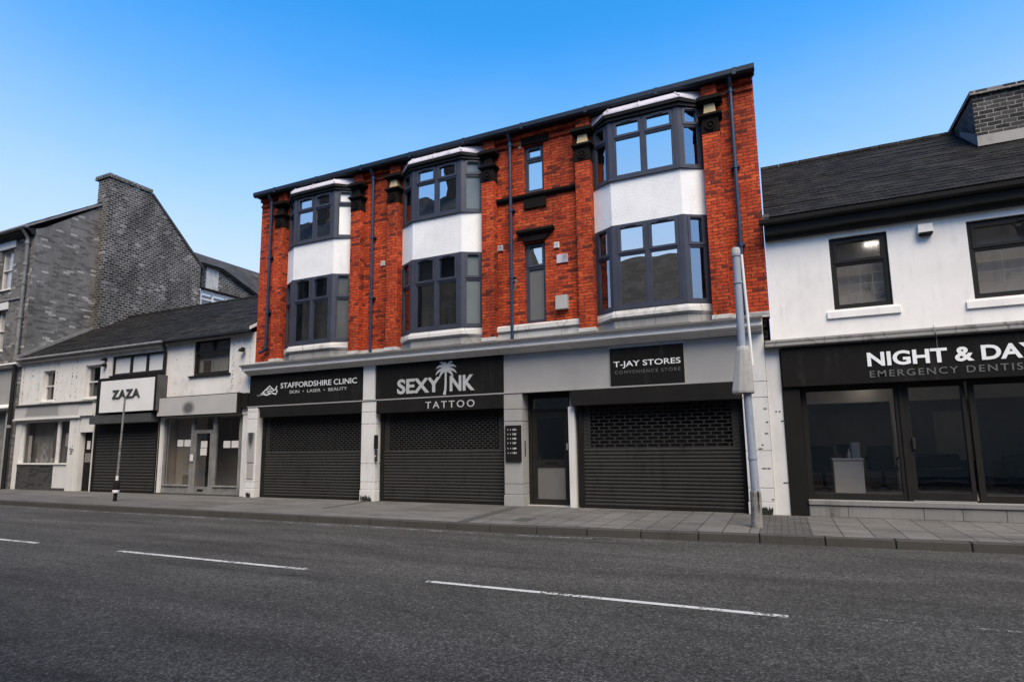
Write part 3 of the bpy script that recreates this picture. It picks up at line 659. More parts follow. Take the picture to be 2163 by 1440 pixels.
# small fittings on the brick
def fitting(name, label, cat, x0, x1, z0, z1, d, mat, vent=True):
    o = MB().taper(x0, x1, -d, -0.001, z0, z1, 0.004, 0.004)
    if vent:
        n = 4
        for k in range(n): o.box(x0 + 0.015, x1 - 0.015, -d - 0.006, -d, z0 + (z1 - z0) * (k + 0.4) / (n + 0.4), z0 + (z1 - z0) * (k + 0.8) / (n + 0.4))
    return tag(o.build(name, mat, None, 0.003), label, cat)
fitting('air_vent', 'small white wall vent right of the upper part of the lower narrow window', 'vent', -4.39, -4.26, 5.71, 5.85, 0.03, 'frame_white')
fitting('air_vent', 'small lilac grey wall vent left of the middle drainpipe, beside the bay', 'vent', -5.80, -5.66, 5.85, 5.99, 0.03, 'lead')
fitting('air_vent', 'tiny white wall vent on the brick between the left and middle bays', 'vent', -9.18, -9.05, 5.98, 6.11, 0.03, 'frame_white')
fitting('wall_box', 'flat lilac grey box on the brick under the white vent', 'wall box', -4.33, -4.06, 5.35, 5.55, 0.03, 'lead', False)
fitting('wall_box', 'pale grey projecting wall box low on the brick beside the narrow window', 'wall box', -4.35, -4.07, 4.28, 4.59, 0.12, 'shroud', False)
# rooms behind the upper windows
room(XL + 0.3, XR - 0.36, 0.285, 4.5, 3.75, 6.3).build('first_floor_room', 'room', RB)
room(XL + 0.3, XR - 0.36, 0.285, 4.5, 6.5, 8.55).build('second_floor_room', 'room', RB)
# ---- shopfront
cn = MB()
cn.extrude_x([(0.0, 3.69), (-0.36, 3.625), (-0.375, 3.61), (-0.365, 3.58), (-0.335, 3.568), (-0.325, 3.485), (-0.215, 3.462), (-0.205, 3.43), (-0.135, 3.412), (-0.125, 3.375), (0.0, 3.375)], -13.70, -0.19)
cn.build('shop_cornice', 'cornice_paint', RB)
MB().extrude_x([(-0.003, 3.698), (-0.37, 3.632), (-0.392, 3.60), (-0.392, 3.63), (-0.37, 3.655), (-0.003, 3.72)], -13.74, -0.18).build('cornice_flashing', 'lead_dark', RB)
MB().box(-13.62, -0.20, -0.07, 0.02, 2.505, 3.374).build('fascia_board', 'grey_paint', RB)
tr = MB().box(-13.66, -9.62, -0.115, 0.0, 2.475, 2.503); tr.box(-9.618, -9.2, -0.118, 0.0, 2.475, 2.503); tr.box(-9.198, -0.64, -0.115, 0.0, 2.475, 2.503); tr.build('fascia_trim', 'grey_paint', RB)
def pier(x0, x1, cuts, mat, ztop, yb=0.25):
    mb = MB(); zz = [0.0] + cuts + [ztop]
    for a, b in zip(zz, zz[1:]): mb.box(x0, x1, -0.10, yb, a + (0.007 if a else 0), b - 0.007)
    mb.box(x0 + 0.012, x1 - 0.012, -0.088, yb - 0.01, 0.01, ztop - 0.012)
    mb.box(x0 - 0.012, x1 + 0.012, -0.112, yb - 0.02, 0.002, cuts[0] - 0.01)
    return mb.build('shop_pier', mat, RB, 0.003)
pier(-13.64, -13.25, [0.24, 0.42, 2.15, 2.35], 'pier_white', 2.47)
pier(-9.63, -9.19, [0.28, 0.47, 0.92, 1.9, 2.2], 'pier_white', 2.47)
pier(-5.645, -5.20, [0.25, 0.48, 1.85, 2.12], 'grey_paint', 2.47)
pier(-0.63, -0.19, [0.23, 0.48, 1.16, 2.15, 2.45], 'pier_white', 3.37)
for xx, zz, ww in ((-0.245, 1.94, 0.05), (-0.225, 1.69, 0.04), (-0.25, 1.48, 0.06), (-0.33, 1.27, 0.035), (-0.37, 1.20, 0.07), (-0.33, 0.84, 0.07), (-0.25, 0.84, 0.06), (-0.22, 0.28, 0.04)):
    MB().box(xx - ww / 2, xx + ww / 2, -0.108, -0.1005, zz - 0.008, zz + 0.008).build('fixing', 'shutter_grey', RB, 0.002)
MB().box(-9.60, -9.24, -0.105, -0.071, 2.51, 3.374).build('sign_divider', 'pier_white', RB)
MB().box(-3.19, -1.655, -0.085, -0.071, 2.506, 3.373).build('sign_backing', 'backing_pale', RB)
# shutters
def shutter(x0, x1, ztop, perf, cell_w, row_h, gl=0.09, guides=(1, 1)):
    y = 0.10; z = 0.045; sl = MB()
    while z < perf - 0.02:
        sl.extrude_x([(y, z), (y - 0.020, z + 0.012), (y - 0.024, z + 0.035), (y - 0.014, z + 0.062), (y, z + 0.072), (y + 0.012, z + 0.072), (y + 0.012, z)], x0 + 0.012, x1 - 0.012); z += 0.0745
    s = sl.build('roller_shutter', 'shutter', RB)
    MB().box(x0 + 0.013, x1 - 0.013, y - 0.03, y + 0.02, 0.0, 0.044).build('bottom_rail', 'black2', s, 0.006)
    la = MB(); r = 0; zz = z
    while zz < ztop:
        la.tube([(x0 + 0.012, y, zz + 0.008), (x1 - 0.012, y, zz + 0.008)], 0.011, 6)
        xx = x0 + 0.012 + (cell_w / 2 if r % 2 else 0)
        la.box(x0 + 0.012, x0 + 0.16, y - 0.008, y + 0.006, zz + 0.012, zz + row_h - 0.004); la.box(x1 - 0.16, x1 - 0.012, y - 0.008, y + 0.006, zz + 0.012, zz + row_h - 0.004)
        while xx < x1 - 0.02:
            la.hexa([(xx - 0.022, y - 0.009, zz + 0.010), (xx + 0.022, y - 0.009, zz + 0.010), (xx + 0.022, y + 0.005, zz + 0.010), (xx - 0.022, y + 0.005, zz + 0.010), (xx - 0.010, y - 0.009, zz + row_h / 2), (xx + 0.010, y - 0.009, zz + row_h / 2), (xx + 0.010, y + 0.005, zz + row_h / 2), (xx - 0.010, y + 0.005, zz + row_h / 2)])
            la.hexa([(xx - 0.010, y - 0.009, zz + row_h / 2), (xx + 0.010, y - 0.009, zz + row_h / 2), (xx + 0.010, y + 0.005, zz + row_h / 2), (xx - 0.010, y + 0.005, zz + row_h / 2), (xx - 0.022, y - 0.009, zz + row_h), (xx + 0.022, y - 0.009, zz + row_h), (xx + 0.022, y + 0.005, zz + row_h), (xx - 0.022, y + 0.005, zz + row_h)]); xx += cell_w
        zz += row_h; r += 1
    la.build('shutter_lattice', 'shutter', s)
    for q in ((x0 - gl, x0 + 0.014), (x1 - 0.014, x1 + gl * 0.5)): MB().box(*q, y - 0.05, y + 0.03, 0.0, ztop).build('guide_rail', 'black2', s, 0.006)
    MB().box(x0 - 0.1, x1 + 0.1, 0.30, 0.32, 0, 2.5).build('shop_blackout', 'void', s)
shutter(-13.12, -9.67, 2.18, 1.22, 0.145, 0.052); shutter(-9.06, -5.70, 2.16, 1.20, 0.145, 0.052); shutter(-3.86, -0.70, 2.16, 1.21, 0.225, 0.0745)
for a, b, z0 in ((-13.13, -9.635, 2.175), (-9.15, -5.65, 2.15), (-4.04, -0.635, 2.135)):
    MB().box(a, b, -0.14, 0.2, z0, 2.472).build('shutter_box', 'black2', RB, 0.006)
# flat entrance
dr = MB(); X0, X1_ = -5.19, -4.16; Y = 0.28
dr.box(X0, X0 + 0.07, Y - 0.03, Y + 0.06, 0.0, 2.48); dr.box(X1_ - 0.07, X1_, Y - 0.03, Y + 0.06, 0.0, 2.48); dr.box(X0 + 0.07, X1_ - 0.07, Y - 0.03, Y + 0.06, 2.36, 2.48); dr.box(X0 + 0.07, X1_ - 0.07, Y - 0.03, Y + 0.06, 2.07, 2.12)
fe = dr.build('entrance_frame', 'frame_black', RB, 0.004)
MB().box(X0 + 0.07, X1_ - 0.07, Y + 0.01, Y + 0.02, 2.12, 2.36).build('fanlight_pane', 'pane_shop', fe)
ds = MB(); a, b = X0 + 0.078, X1_ - 0.078
wall(ds, a, b, 0.02, 2.065, Y - 0.015, Y + 0.035, [(a + 0.11, b - 0.11, 0.14, 0.84), (a + 0.11, b - 0.11, 1.0, 1.93)])
d = ds.build('door', 'frame_black', RB)
MB().box(a + 0.105, b - 0.105, Y + 0.005, Y + 0.012, 0.13, 0.85).build('kick_panel', 'kick', d)
MB().box(a + 0.105, b - 0.105, Y + 0.005, Y + 0.012, 0.99, 1.94).build('door_pane', 'pane_shop', d)
MB().box(a + 0.3, b - 0.3, Y - 0.022, Y - 0.0155, 0.895, 0.945).build('letter_plate', 'black', d, 0.002)
MB().box(b - 0.06, b - 0.025, Y - 0.05, Y - 0.0155, 1.2, 1.35).build('handle', 'shroud', d, 0.004)
MB().box(X0 - 0.01, X1_ + 0.01, 0.05, Y + 0.06, 0.0, 0.015).build('threshold', 'grey_paint', RB)
MB().box(-4.155, -4.02, -0.02, 0.10, 0.0, 2.13).build('door_jamb', 'pier_white', RB, 0.004)
MB().box(-4.155, -4.02, 0.101, 0.45, 0.0, 2.5).build('inner_jamb', 'grey_paint', RB)
hall = room(-5.3, -3.95, 0.35, 3.0, 0.0, 2.6); hall.build('entrance_hall', 'room', RB)
hs_ = MB().box(-4.75, -4.2, 1.6, 2.9, 0.0, 1.1); hs_.box(-4.65, -4.3, 1.3, 1.6, 1.5, 1.85); hs_.build('hall_stairs', 'room_light', RB)
MB().box(-5.215, -5.195, 0.02, 0.07, 1.08, 1.42).build('pull_handle', 'black', RB, 0.003)
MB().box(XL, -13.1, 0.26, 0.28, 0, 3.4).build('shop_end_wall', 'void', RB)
# door entry panel
ep = thing('entry_panel', 'black door entry panel with six rows of pale flat numbers on grey pier', 'entry panel', (-5.42, -0.1, 0.97))
MB().box(-5.60, -5.22, -0.145, -0.101, 0.97, 1.76).build('back_plate', 'black', ep, 0.005)
nb = MB()
for k in range(6):
    z = 1.665 - k * 0.098 - (0.02 if k > 3 else 0)
    for xx, ww in ((-5.54, 0.018), (-5.475, 0.018)): nb.box(xx, xx + ww, -0.149, -0.1455, z - 0.014, z + 0.014)
nb.build('buttons', 'letter_grey', ep)
for k, t_ in enumerate(('121', '123', '125', '127', '129', '131')):
    z = 1.665 - k * 0.098 - (0.02 if k > 3 else 0); text('flat_number', t_, -5.415, -5.33, z - 0.018, z + 0.018, -0.1455, 'letter', ep, 0.02, 0.002)
# key switch boxes
kx = thing('key_switch', 'dark shutter key switch box with conduit on the white middle pier', 'switch', (-9.17, -0.06, 1.0))
MB().box(-9.20, -9.09, -0.15, -0.113, 1.28, 1.62).build('switch_box', 'black2', kx, 0.008); MB().box(-9.185, -9.10, -0.14, -0.113, 0.97, 1.27).build('lock_box', 'shutter', kx, 0.008)
MB().tube([(-9.14, -0.15, 1.1), (-9.14, -0.158, 1.1)], 0.02).build('key_barrel', 'shroud', kx)
nw = MB().box(-13.57, -13.31, -0.128, -0.101, 0.95, 1.77); nw.box(-13.56, -13.32, -0.118, -0.101, 0.50, 0.92); tag(nw.build('notice_case', 'notice', None, 0.004), 'grimy pale notice case with dark torn posters on left white pier', 'notice case')
# ---- signs
s = thing('shop_sign', 'black fascia sign reading STAFFORDSHIRE CLINIC with line logo', 'sign', (-11.6, -0.08, 2.51))
MB().box(-13.60, -9.62, -0.098, -0.0705, 2.51, 3.372).build('sign_board', 'black', s, 0.003)
text('lettering', 'STAFFORDSHIRE CLINIC', -12.43, -9.81, 2.955, 3.10, -0.0985, 'letter', s, 0.006)
text('small_lettering', 'SKIN  •  LASER  •  BEAUTY', -12.10, -10.12, 2.795, 2.88, -0.0985, 'letter_grey', s, 0.004)
lg = MB(); lx = lambda x: -13.30 + x * 0.74; lz = lambda z: 2.79 + z * 0.26
for pts, wd in (([(0, 0.02), (0.15, 0.08), (0.28, 0.3), (0.4, 0.55), (0.62, 0.98), (0.78, 0.62), (0.9, 0.5), (1.0, 0.92)], 0.03), ([(0.0, 0.0), (0.3, 0.14), (0.5, 0.02), (0.75, 0.2), (0.95, 0.05), (1.0, 0.3), (0.98, 0.6)], 0.034),
                ([(0.28, 0.3), (0.45, 0.25), (0.6, 0.45), (0.72, 0.35), (0.9, 0.5)], 0.026), ([(0.2, 0.12), (0.5, 0.3), (0.75, 0.18)], 0.024), ([(0.45, 0.5), (0.6, 0.7), (0.72, 0.55)], 0.02)):
    stroke(lg, [(lx(a), lz(b)) for a, b in pts], wd, -0.0985)
o = lg.build('line_logo', 'letter', s)
s = thing('shop_sign', 'black fascia sign reading SEXY INK TATTOO with a palm tree', 'sign', (-7.45, -0.08, 2.15))
MB().box(-9.21, -5.65, -0.098, -0.0705, 2.505, 3.372).build('sign_board', 'black', s, 0.003)
text('lettering', 'SEXY', -8.55, -7.30, 2.60, 2.97, -0.0985, 'letter_grey', s, 0.03, 0.012)
text('lettering', 'NK', -7.05, -6.39, 2.60, 2.97, -0.0985, 'letter_grey', s, 0.03, 0.012)
text('lettering', 'TATTOO', -7.70, -6.37, 2.215, 2.38, -0.1405, 'letter_grey', s, 0.004, 0.006, 1.35)
pm = MB(); stroke(pm, [(-7.20, 2.53), (-7.175, 2.64), (-7.165, 2.8), (-7.165, 2.95), (-7.16, 3.10)], [0.075, 0.055, 0.05, 0.05, 0.055], -0.0985, 0.010)
cx, cz = -7.16, 3.10
for (mx, mz, ex, ez) in ((-0.12, 0.20, -0.27, 0.06), (0.12, 0.20, 0.28, 0.07), (-0.06, 0.24, -0.17, 0.20), (0.08, 0.25, 0.19, 0.19), (-0.17, 0.09, -0.28, -0.09), (0.17, 0.09, 0.29, -0.07), (-0.12, 0.02, -0.18, -0.17), (0.12, 0.02, 0.20, -0.15), (0.0, 0.16, -0.03, 0.22)):
    stroke(pm, arc((cx, cz), (cx + mx, cz + mz), (cx + ex, cz + ez)), [0.03, 0.05, 0.065, 0.07, 0.068, 0.06, 0.05, 0.035, 0.008], -0.0985 - random.uniform(0, 0.0015), 0.009)
pm.build('palm_logo', 'letter_grey', s)
s = thing('shop_sign', 'small black board reading T-JAY STORES above the right shutter', 'sign', (-2.42, -0.09, 2.51))
MB().box(-3.17, -1.665, -0.108, -0.0855, 2.512, 3.30).build('sign_board', 'black', s, 0.003)
text('lettering', 'T-JAY STORES', -3.09, -1.73, 2.868, 3.02, -0.1085, 'letter', s, 0.008)
text('tagline', 'CONVENIENCE STORE', -3.07, -1.74, 2.757, 2.825, -0.1085, 'letter_dim', s, 0.0, 0.002, 1.3)

# ================================================================= RIGHT WHITE BUILDING (dental surgery)
DB = thing('white_building', 'white rendered two storey building with black shopfront right of the brick building', 'building', (4, 0, 0))
XE = 9.0
wall(MB(), -0.04, XE, 3.03, 5.46, 0.0, 0.28, [(1.04, 1.96, 3.70, 5.05), (3.12, 4.75, 3.66, 5.02), (6.2, 7.2, 3.68, 5.03)]).build('upper_wall', 'white_clean', DB)
MB().box(-0.185, 0.062, -0.05, 0.25, 0.0, 3.05).build('white_pier', 'pier_white', DB)
lw = MB(); wall(lw, 0.363, XE, 0.0, 3.03, 0.09, 0.25, [(0.38, 6.9, 0.29, 2.30)]); lw.build('lower_wall', 'black', DB)
for xx, zz, ww in ((-0.06, 1.88, 0.03), (0.0, 1.88, 0.03), (0.035, 1.70, 0.05), (0.02, 0.58, 0.09)):
    MB().box(xx - ww / 2, xx + ww / 2, -0.058, -0.0505, zz - 0.009, zz + 0.009).build('fixing', 'shutter_grey', DB, 0.002)
MB().box(0.065, 0.36, -0.075, 0.20, 0.0, 2.31).build('black_pilaster', 'black2', DB, 0.004)
ob = MB(); ob.box(-0.04, XE, 7.2, 7.45, 0, 5.4); ob.box(XE, XE + 0.25, 0, 7.45, 0, 5.4); ob.build('outer_wall', 'white_clean', DB)
MB().box(-0.04, 0.02, 0.29, 7.2, 0, 5.4).build('party_wall', 'old_brick', DB)
ev = MB(); ev.extrude_x([(0.0, 5.16), (-0.10, 5.16), (-0.12, 5.22), (-0.20, 5.24), (-0.22, 5.42), (0.0, 5.42)], -0.04, XE); ev.build('eaves_fascia', 'frame_black', DB)
ge = MB(); ge.extrude_x([(-0.221, 5.50), (-0.221, 5.43), (-0.27, 5.40), (-0.33, 5.43), (-0.34, 5.50), (-0.325, 5.50), (-0.31, 5.44), (-0.27, 5.42), (-0.235, 5.44), (-0.235, 5.50)], -0.12, XE); ge.build('gutter', 'frame_black', DB)
rr = MB(); roof_strips(rr, -0.03, XE, -0.30, 5.53, 3.50, 8.17, 24); rr.extrude_x([(3.5, 8.12), (7.6, 5.5), (7.5, 5.4), (3.5, 8.0)], -0.03, XE)
ro = rr.build('roof', 'slate', DB)
rg = MB(); x = -0.03
while x < XE: rg.tube([(x, 3.5, 8.15), (x + 0.42, 3.5, 8.155)], [0.10, 0.092], 10); x += 0.43
rg.build('ridge_tiles', 'slate2', ro)
vf = MB(); vf.extrude_y([(-0.06, 5.5), (0.06, 5.5), (0.06, 5.6), (-0.06, 5.6)], -0.3, -0.29); vf.build('verge_lead', 'lead_dark', ro)
ch = MB(); ch.extrude_y([(4.0, 6.9), (9.0, 6.9), (9.0, 8.26), (4.0, 8.26)], 2.06, 4.30); st = ch.build('chimney_stack', 'stack_brick', DB)
MB().taper(3.955, 9.05, 2.0, 4.42, 8.262, 8.36, 0.01, 0.01).build('coping', 'old_brick', st)
fl = MB(); fl.poly([(3.98, 1.96, 7.14), (9, 1.96, 7.14), (9, 2.055, 7.40), (3.98, 2.055, 7.40)]); fl.poly([(3.985, 1.97, 7.15), (3.985, 3.0, 7.87), (3.985, 3.0, 7.98), (3.985, 1.97, 7.40)]); fl.build('flashing', 'lead_grey', st)
def upwin(x0, x1, z0, z1, ztr, grid, sill):
    fr, pn = MB(), MB(); glazing(fr, pn, (0, 0.05), X1, YF, x0, x1, z0, z1, [], ztr, fw=0.075, top=0.08, trh=0.05)
    f = fr.build('casement_window', 'frame_black', DB); pn.build('pane', 'pane_old', f)
    lead = MB(); n = 4
    for k in range(1, n): xx = x0 + 0.08 + (x1 - x0 - 0.16) * k / n; lead.box(xx - 0.0025, xx + 0.0025, 0.075, 0.079, z0 + 0.08, ztr - 0.03)
    for k in range(1, 4): zz = z0 + 0.08 + (ztr - z0 - 0.11) * k / 4; lead.box(x0 + 0.08, x1 - 0.08, 0.0745, 0.0785, zz - 0.0025, zz + 0.0025)
    lead.build('leaded_bars', 'frame_grey', f)
    MB().box(x0 - 0.05, x1 + 0.05, 0.30, 0.31, z0 - 0.05, ztr + 0.02)    .build('net_curtain', 'netting', f)  # sheet added behind the lower panes to brighten them, not a real curtain
    MB().box(x0 - 0.05, x1 + 0.05, 0.36, 0.37, ztr, z1 + 0.05).build('upper_netting', 'netting', f)  # second added sheet, brightens the top panes
    MB().box(x0 - 0.13, x1 + 0.1, -0.035, 0.049, z0 - 0.165, z0 - 0.035).build('window_sill', 'white_clean', DB, 0.006)
upwin(1.04, 1.96, 3.70, 5.05, 4.555, 4, 0); upwin(3.12, 4.75, 3.66, 5.02, 4.53, 4, 0); upwin(6.2, 7.2, 3.68, 5.03, 4.55, 4, 0)
room(0.1, 8.9, 0.29, 4.5, 3.1, 5.3).build('upper_room', 'room_light', DB)
cl = MB().box(1.66, 1.86, 0.31, 0.345, 4.935, 4.96); cl.build('tube_light', 'panel_light', DB)  # small glowing strip just behind the top pane
sb = MB(); sb.extrude_x([(0.0, 3.225), (-0.13, 3.21), (-0.165, 3.17), (-0.16, 3.13), (-0.20, 3.10), (-0.205, 3.075), (-0.14, 3.05), (0.0, 3.05)], -0.17, XE); sb.build('weathered_cornice', 'wood_band', DB)
# shop glazing
fr, pn = MB(), MB(); y = 0.10
cols = [(0.38, 1.90), (1.97, 2.86), (2.90, 5.2), (5.24, 6.9)]
for k, (a, b) in enumerate(cols):
    z0 = 0.29
    fr.box(a, a + 0.085, y, y + 0.09, z0, 2.30); fr.box(b - 0.06, b, y, y + 0.09, z0, 2.30)
    fr.box(a + 0.085, b - 0.06, y + 0.002, y + 0.09, z0, z0 + 0.11 + (0.04 if k == 1 else 0)); fr.box(a + 0.085, b - 0.06, y + 0.002, y + 0.09, 2.225, 2.30)
    pn.box(a + 0.08, b - 0.055, y + 0.05, y + 0.06, z0 + 0.1, 2.24)
fr.box(1.901, 1.969, y - 0.02, y + 0.09, 0.29, 2.3)
f = fr.build('shop_window', 'frame_black', DB, 0.003); pn.build('pane', 'pane_shop', f)
MB().box(2.035, 2.075, y - 0.045, y - 0.001, 1.16, 1.36).build('door_handle', 'shutter', f, 0.006)
MB().box(1.98, 2.85, y - 0.012, y - 0.0005, 0.29, 0.30).build('threshold', 'shroud', f)
pl = MB(); 
for a, b in ((0.365, 0.965), (0.97, 2.065), (2.07, 2.595), (2.60, 3.165), (3.17, 4.2), (4.205, 5.5), (5.505, 6.9)): pl.box(a, b, -0.09, 0.095, 0.0, 0.20)
pb = pl.build('stone_plinth', 'plinth', DB, 0.006)
MB().box(0.362, 6.95, -0.115, 0.099, 0.203, 0.285).build('plinth_cap', 'plinth', pb, 0.006)
# interior of the surgery
rm = room(0.2, 7.5, 0.20, 4.6, 0.30, 2.62); rm.build('waiting_room', 'room', DB)
rc = MB().box(2.2, 2.36, 2.9, 3.1, 0.305, 2.6); rc.build('room_column', 'room_light', DB)
rd = MB().box(3.25, 4.05, 4.53, 4.59, 0.31, 1.98); rd.build('room_door', 'room_light', DB)
rb_ = MB().box(0.25, 7.4, 3.6, 3.8, 2.2, 2.6); rb_.build('room_beam', 'room_light', DB)
sp = MB()
for xx, yy in ((1.25, 2.5), (1.75, 3.3), (2.0, 1.4)): sp.tube([(xx, yy, 2.60), (xx, yy, 2.615)], 0.04)
sp.build('ceiling_spots', 'spot', DB)
MB().box(1.74, 2.1, 1.0, 1.2, 2.60, 2.615).build('ceiling_panel', 'panel_light', DB)
# surgery sign
s = thing('shop_sign', 'long black fascia sign reading NIGHT & DAY EMERGENCY DENTIST', 'sign', (4, -0.1, 2.3))
MB().box(0.085, XE, -0.13, 0.085, 2.315, 3.04).build('sign_board', 'black', s, 0.004)
text('lettering', 'NIGHT & DAY', 1.46, 3.85, 2.605, 2.855, -0.1305, 'letter', s, 0.03, 0.01)
text('small_lettering', 'EMERGENCY DENTIST', 1.48, 3.74, 2.415, 2.53, -0.1305, 'letter_dim', s, 0.004, 0.006, 1.25)
wr = MB().tube([(2.46, -0.17, 3.24), (2.475, -0.215, 3.12), (2.49, -0.20, 3.06), (2.495, -0.14, 3.0), (2.495, -0.137, 2.86)], 0.006, 6); tag(wr.build('loose_cable', 'frame_grey'), 'thin loose grey cable hanging over the dark dentist fascia', 'cable')
al = thing('alarm_box', 'white intruder alarm box on white wall between the two casement windows', 'alarm box', (2.52, -0.05, 4.86))
MB().taper(2.41, 2.64, -0.10, -0.001, 4.90, 5.06, 0.008, 0.02).build('housing', 'frame_white', al, 0.008)
MB().taper(2.44, 2.62, -0.11, -0.001, 4.86, 4.899, -0.01, -0.005).build('strobe', 'black2', al, 0.004)
dk = thing('reception_desk', 'pale reception desk behind the left dentist window', 'desk', (1.12, 1.1, 0.3))
MB().box(0.88, 1.38, 1.05, 1.09, 0.305, 0.955).build('front_panel', 'desk', dk, 0.004); MB().box(0.86, 1.40, 1.02, 1.6, 0.957, 0.985).build('desk_top', 'desk', dk, 0.004); MB().box(0.88, 0.92, 1.091, 1.6, 0.305, 0.955).build('side_panel', 'desk', dk)
mo = thing('monitor', 'dark computer monitor standing on the reception desk', 'monitor', (1.12, 1.3, 0.985))
MB().box(0.98, 1.2, 1.28, 1.31, 1.06, 1.26).build('screen', 'black', mo, 0.004); MB().tube([(1.09, 1.33, 0.986), (1.09, 1.33, 1.1)], 0.02).build('stand', 'black', mo)
tag(MB().box(1.24, 1.38, 1.4, 1.43, 0.986, 1.29).build('folder_board', 'desk', None, 0.003), 'white upright board at the right end of reception desk', 'board')
tag(MB().tube([(1.17, 1.22, 0.986), (1.17, 1.22, 1.09), (1.17, 1.22, 1.12), (1.17, 1.22, 1.17)], [0.03, 0.03, 0.01, 0.008]).build('pump_bottle', 'desk', None, 0, True), 'small white pump bottle on the reception desk', 'bottle')
def chair(x, y, label, sc=1.0, arms=True):
    t = thing('waiting_chair', label, 'chair', (x, y, 0.3), 'chairs inside the dentist shop')
    MB().box(x - 0.25, x + 0.25, y - 0.25, y + 0.25, 0.70, 0.79).build('seat', 'chair', t, 0.02)
    MB().taper(x - 0.24, x + 0.24, y + 0.17, y + 0.25, 0.80, 1.22, 0.02, 0.0).build('backrest', 'chair', t, 0.02)
    MB().tube([(x, y, 0.36), (x, y, 0.699)], 0.03).build('column', 'shutter', t)
    for k in range(5):
        a = k * 2 * math.pi / 5; MB().tube([(x, y, 0.38), (x + 0.26 * math.cos(a), y + 0.26 * math.sin(a), 0.335)], [0.025, 0.018], 8).build('leg', 'shutter', t)
    if arms:
        for sg in (-1, 1): MB().tube([(x + sg * 0.26, y + 0.1, 0.74), (x + sg * 0.28, y + 0.05, 0.96), (x + sg * 0.28, y - 0.18, 0.97)], 0.02, 8).build('armrest', 'chair', t)
chair(0.74, 1.75, 'black office chair left of the reception desk'); chair(1.85, 2.3, 'black office chair right of the reception desk')
def sofa(x0, x1, y, label):
    t = thing('sofa', label, 'sofa', ((x0 + x1) / 2, y, 0.3), 'sofas inside the dentist shop')
    MB().box(x0, x1, y - 0.4, y + 0.35, 0.36, 0.72).build('seat', 'chair', t, 0.04); MB().taper(x0, x1, y + 0.2, y + 0.42, 0.73, 1.02, 0.03, 0.0).build('backrest', 'chair', t, 0.04)
    for a in (x0 - 0.14, x1 + 0.005): MB().box(a, a + 0.135, y - 0.4, y + 0.4, 0.36, 0.90).build('armrest', 'chair', t, 0.03)
    for a in (x0 + 0.05, x1 - 0.1):
        for b in (y - 0.35, y + 0.25): MB().box(a, a + 0.05, b, b + 0.05, 0.30, 0.36).build('foot', 'shutter', t)
sofa(2.5, 3.4, 3.0, 'low black sofa behind the dentist entrance door'); sofa(3.9, 5.3, 2.3, 'low black sofa behind the right dentist window')

# ================================================================= WHITE TERRACE (left)
TA = thing('white_terrace', 'stained white two storey terrace with dark tiled roof beside the grey gable', 'building', (-21.4, 0, 0))
TB = thing('white_terrace', 'white painted shop house with grey timber shopfront next to brick building', 'building', (-15.5, 0, 0))
XA, XB_, XC = -25.48, -17.36, -13.56
wall(MB(), XA, XB_, 2.97, 4.66, 0.0, 0.25, [(-24.05, -23.33, 3.10, 4.19), (-21.55, -20.72, 3.10, 4.22), (-20.13, -17.50, 3.78, 4.43)]).build('upper_wall', 'white_old', TA)
wall(MB(), XB_ + 0.003, XC, 2.30, 4.66, 0.0, 0.25, [(-16.16, -14.59, 3.53, 4.60)]).build('upper_wall', 'white_old', TB)
wall(MB(), XA, XB_, 0.0, 2.97, 0.0, 0.25, [(-25.13, -22.10, 0.0, 2.42), (-21.58, -20.86, 0.0, 1.95), (-20.82, -17.55, 0.0, 2.6)]).build('lower_wall', 'pier_white', TA)
for t, a, b, mt, ns in ((TA, XA, XB_ + 0.02, 'slate', 17), (TB, XB_ + 0.02, XC + 0.01, 'slate2', 17)):
    rr = MB(); roof_strips(rr, a, b, -0.2, 4.70, 3.5, 6.97, ns); rr.extrude_x([(3.5, 6.93), (7.0, 4.75), (6.9, 4.65), (3.5, 6.85)], a, b); ro = rr.build('roof', mt, t)
    rg = MB(); x = a
    while x < b - 0.1: rg.tube([(x, 3.5, 6.95), (min(b, x + 0.42), 3.5, 6.955)], [0.09, 0.083], 10); x += 0.43
    rg.build('ridge_tiles', mt, ro)
    bk = MB().box(a, b, 6.7, 6.95, 0, 4.6); bk.build('rear_wall', 'white_old', t)
ga = MB(); ga.tube([(XA + 0.05, -0.2, 4.665), (-20.5, -0.2, 4.66), (XB_, -0.2, 4.66)], 0.05, 10); ga.build('gutter', 'frame_grey', TA, smooth=True)
MB().box(XA, XB_, -0.14, -0.001, 4.56, 4.62).build('eaves_board', 'pier_white', TA)
gb = MB(); gb.tube([(XB_ + 0.06, -0.2, 4.66), (XC - 0.02, -0.2, 4.65)], 0.045, 10); gb.build('gutter', 'frame_black', TB, smooth=True)
vf = MB()
vf.extrude_x([(-0.22, 4.72), (3.5, 7.0), (3.5, 7.12), (-0.22, 4.84)], XA + 0.004, XA + 0.10); vf.build('verge_flashing', 'frame_grey', TA)
vr = MB(); vr.extrude_x([(-0.22, 4.70), (3.5, 6.98), (3.5, 7.06), (-0.22, 4.78)], XC - 0.03, XC + 0.006); vr.build('verge_flashing', 'pier_white', TB)
dp = MB().tube([(-17.36, -0.2, 4.64), (-17.37, -0.12, 4.52), (-17.385, -0.06, 4.35), (-17.40, -0.06, 2.95)], 0.05); dp.build('drainpipe', 'frame_black', TA, smooth=True)
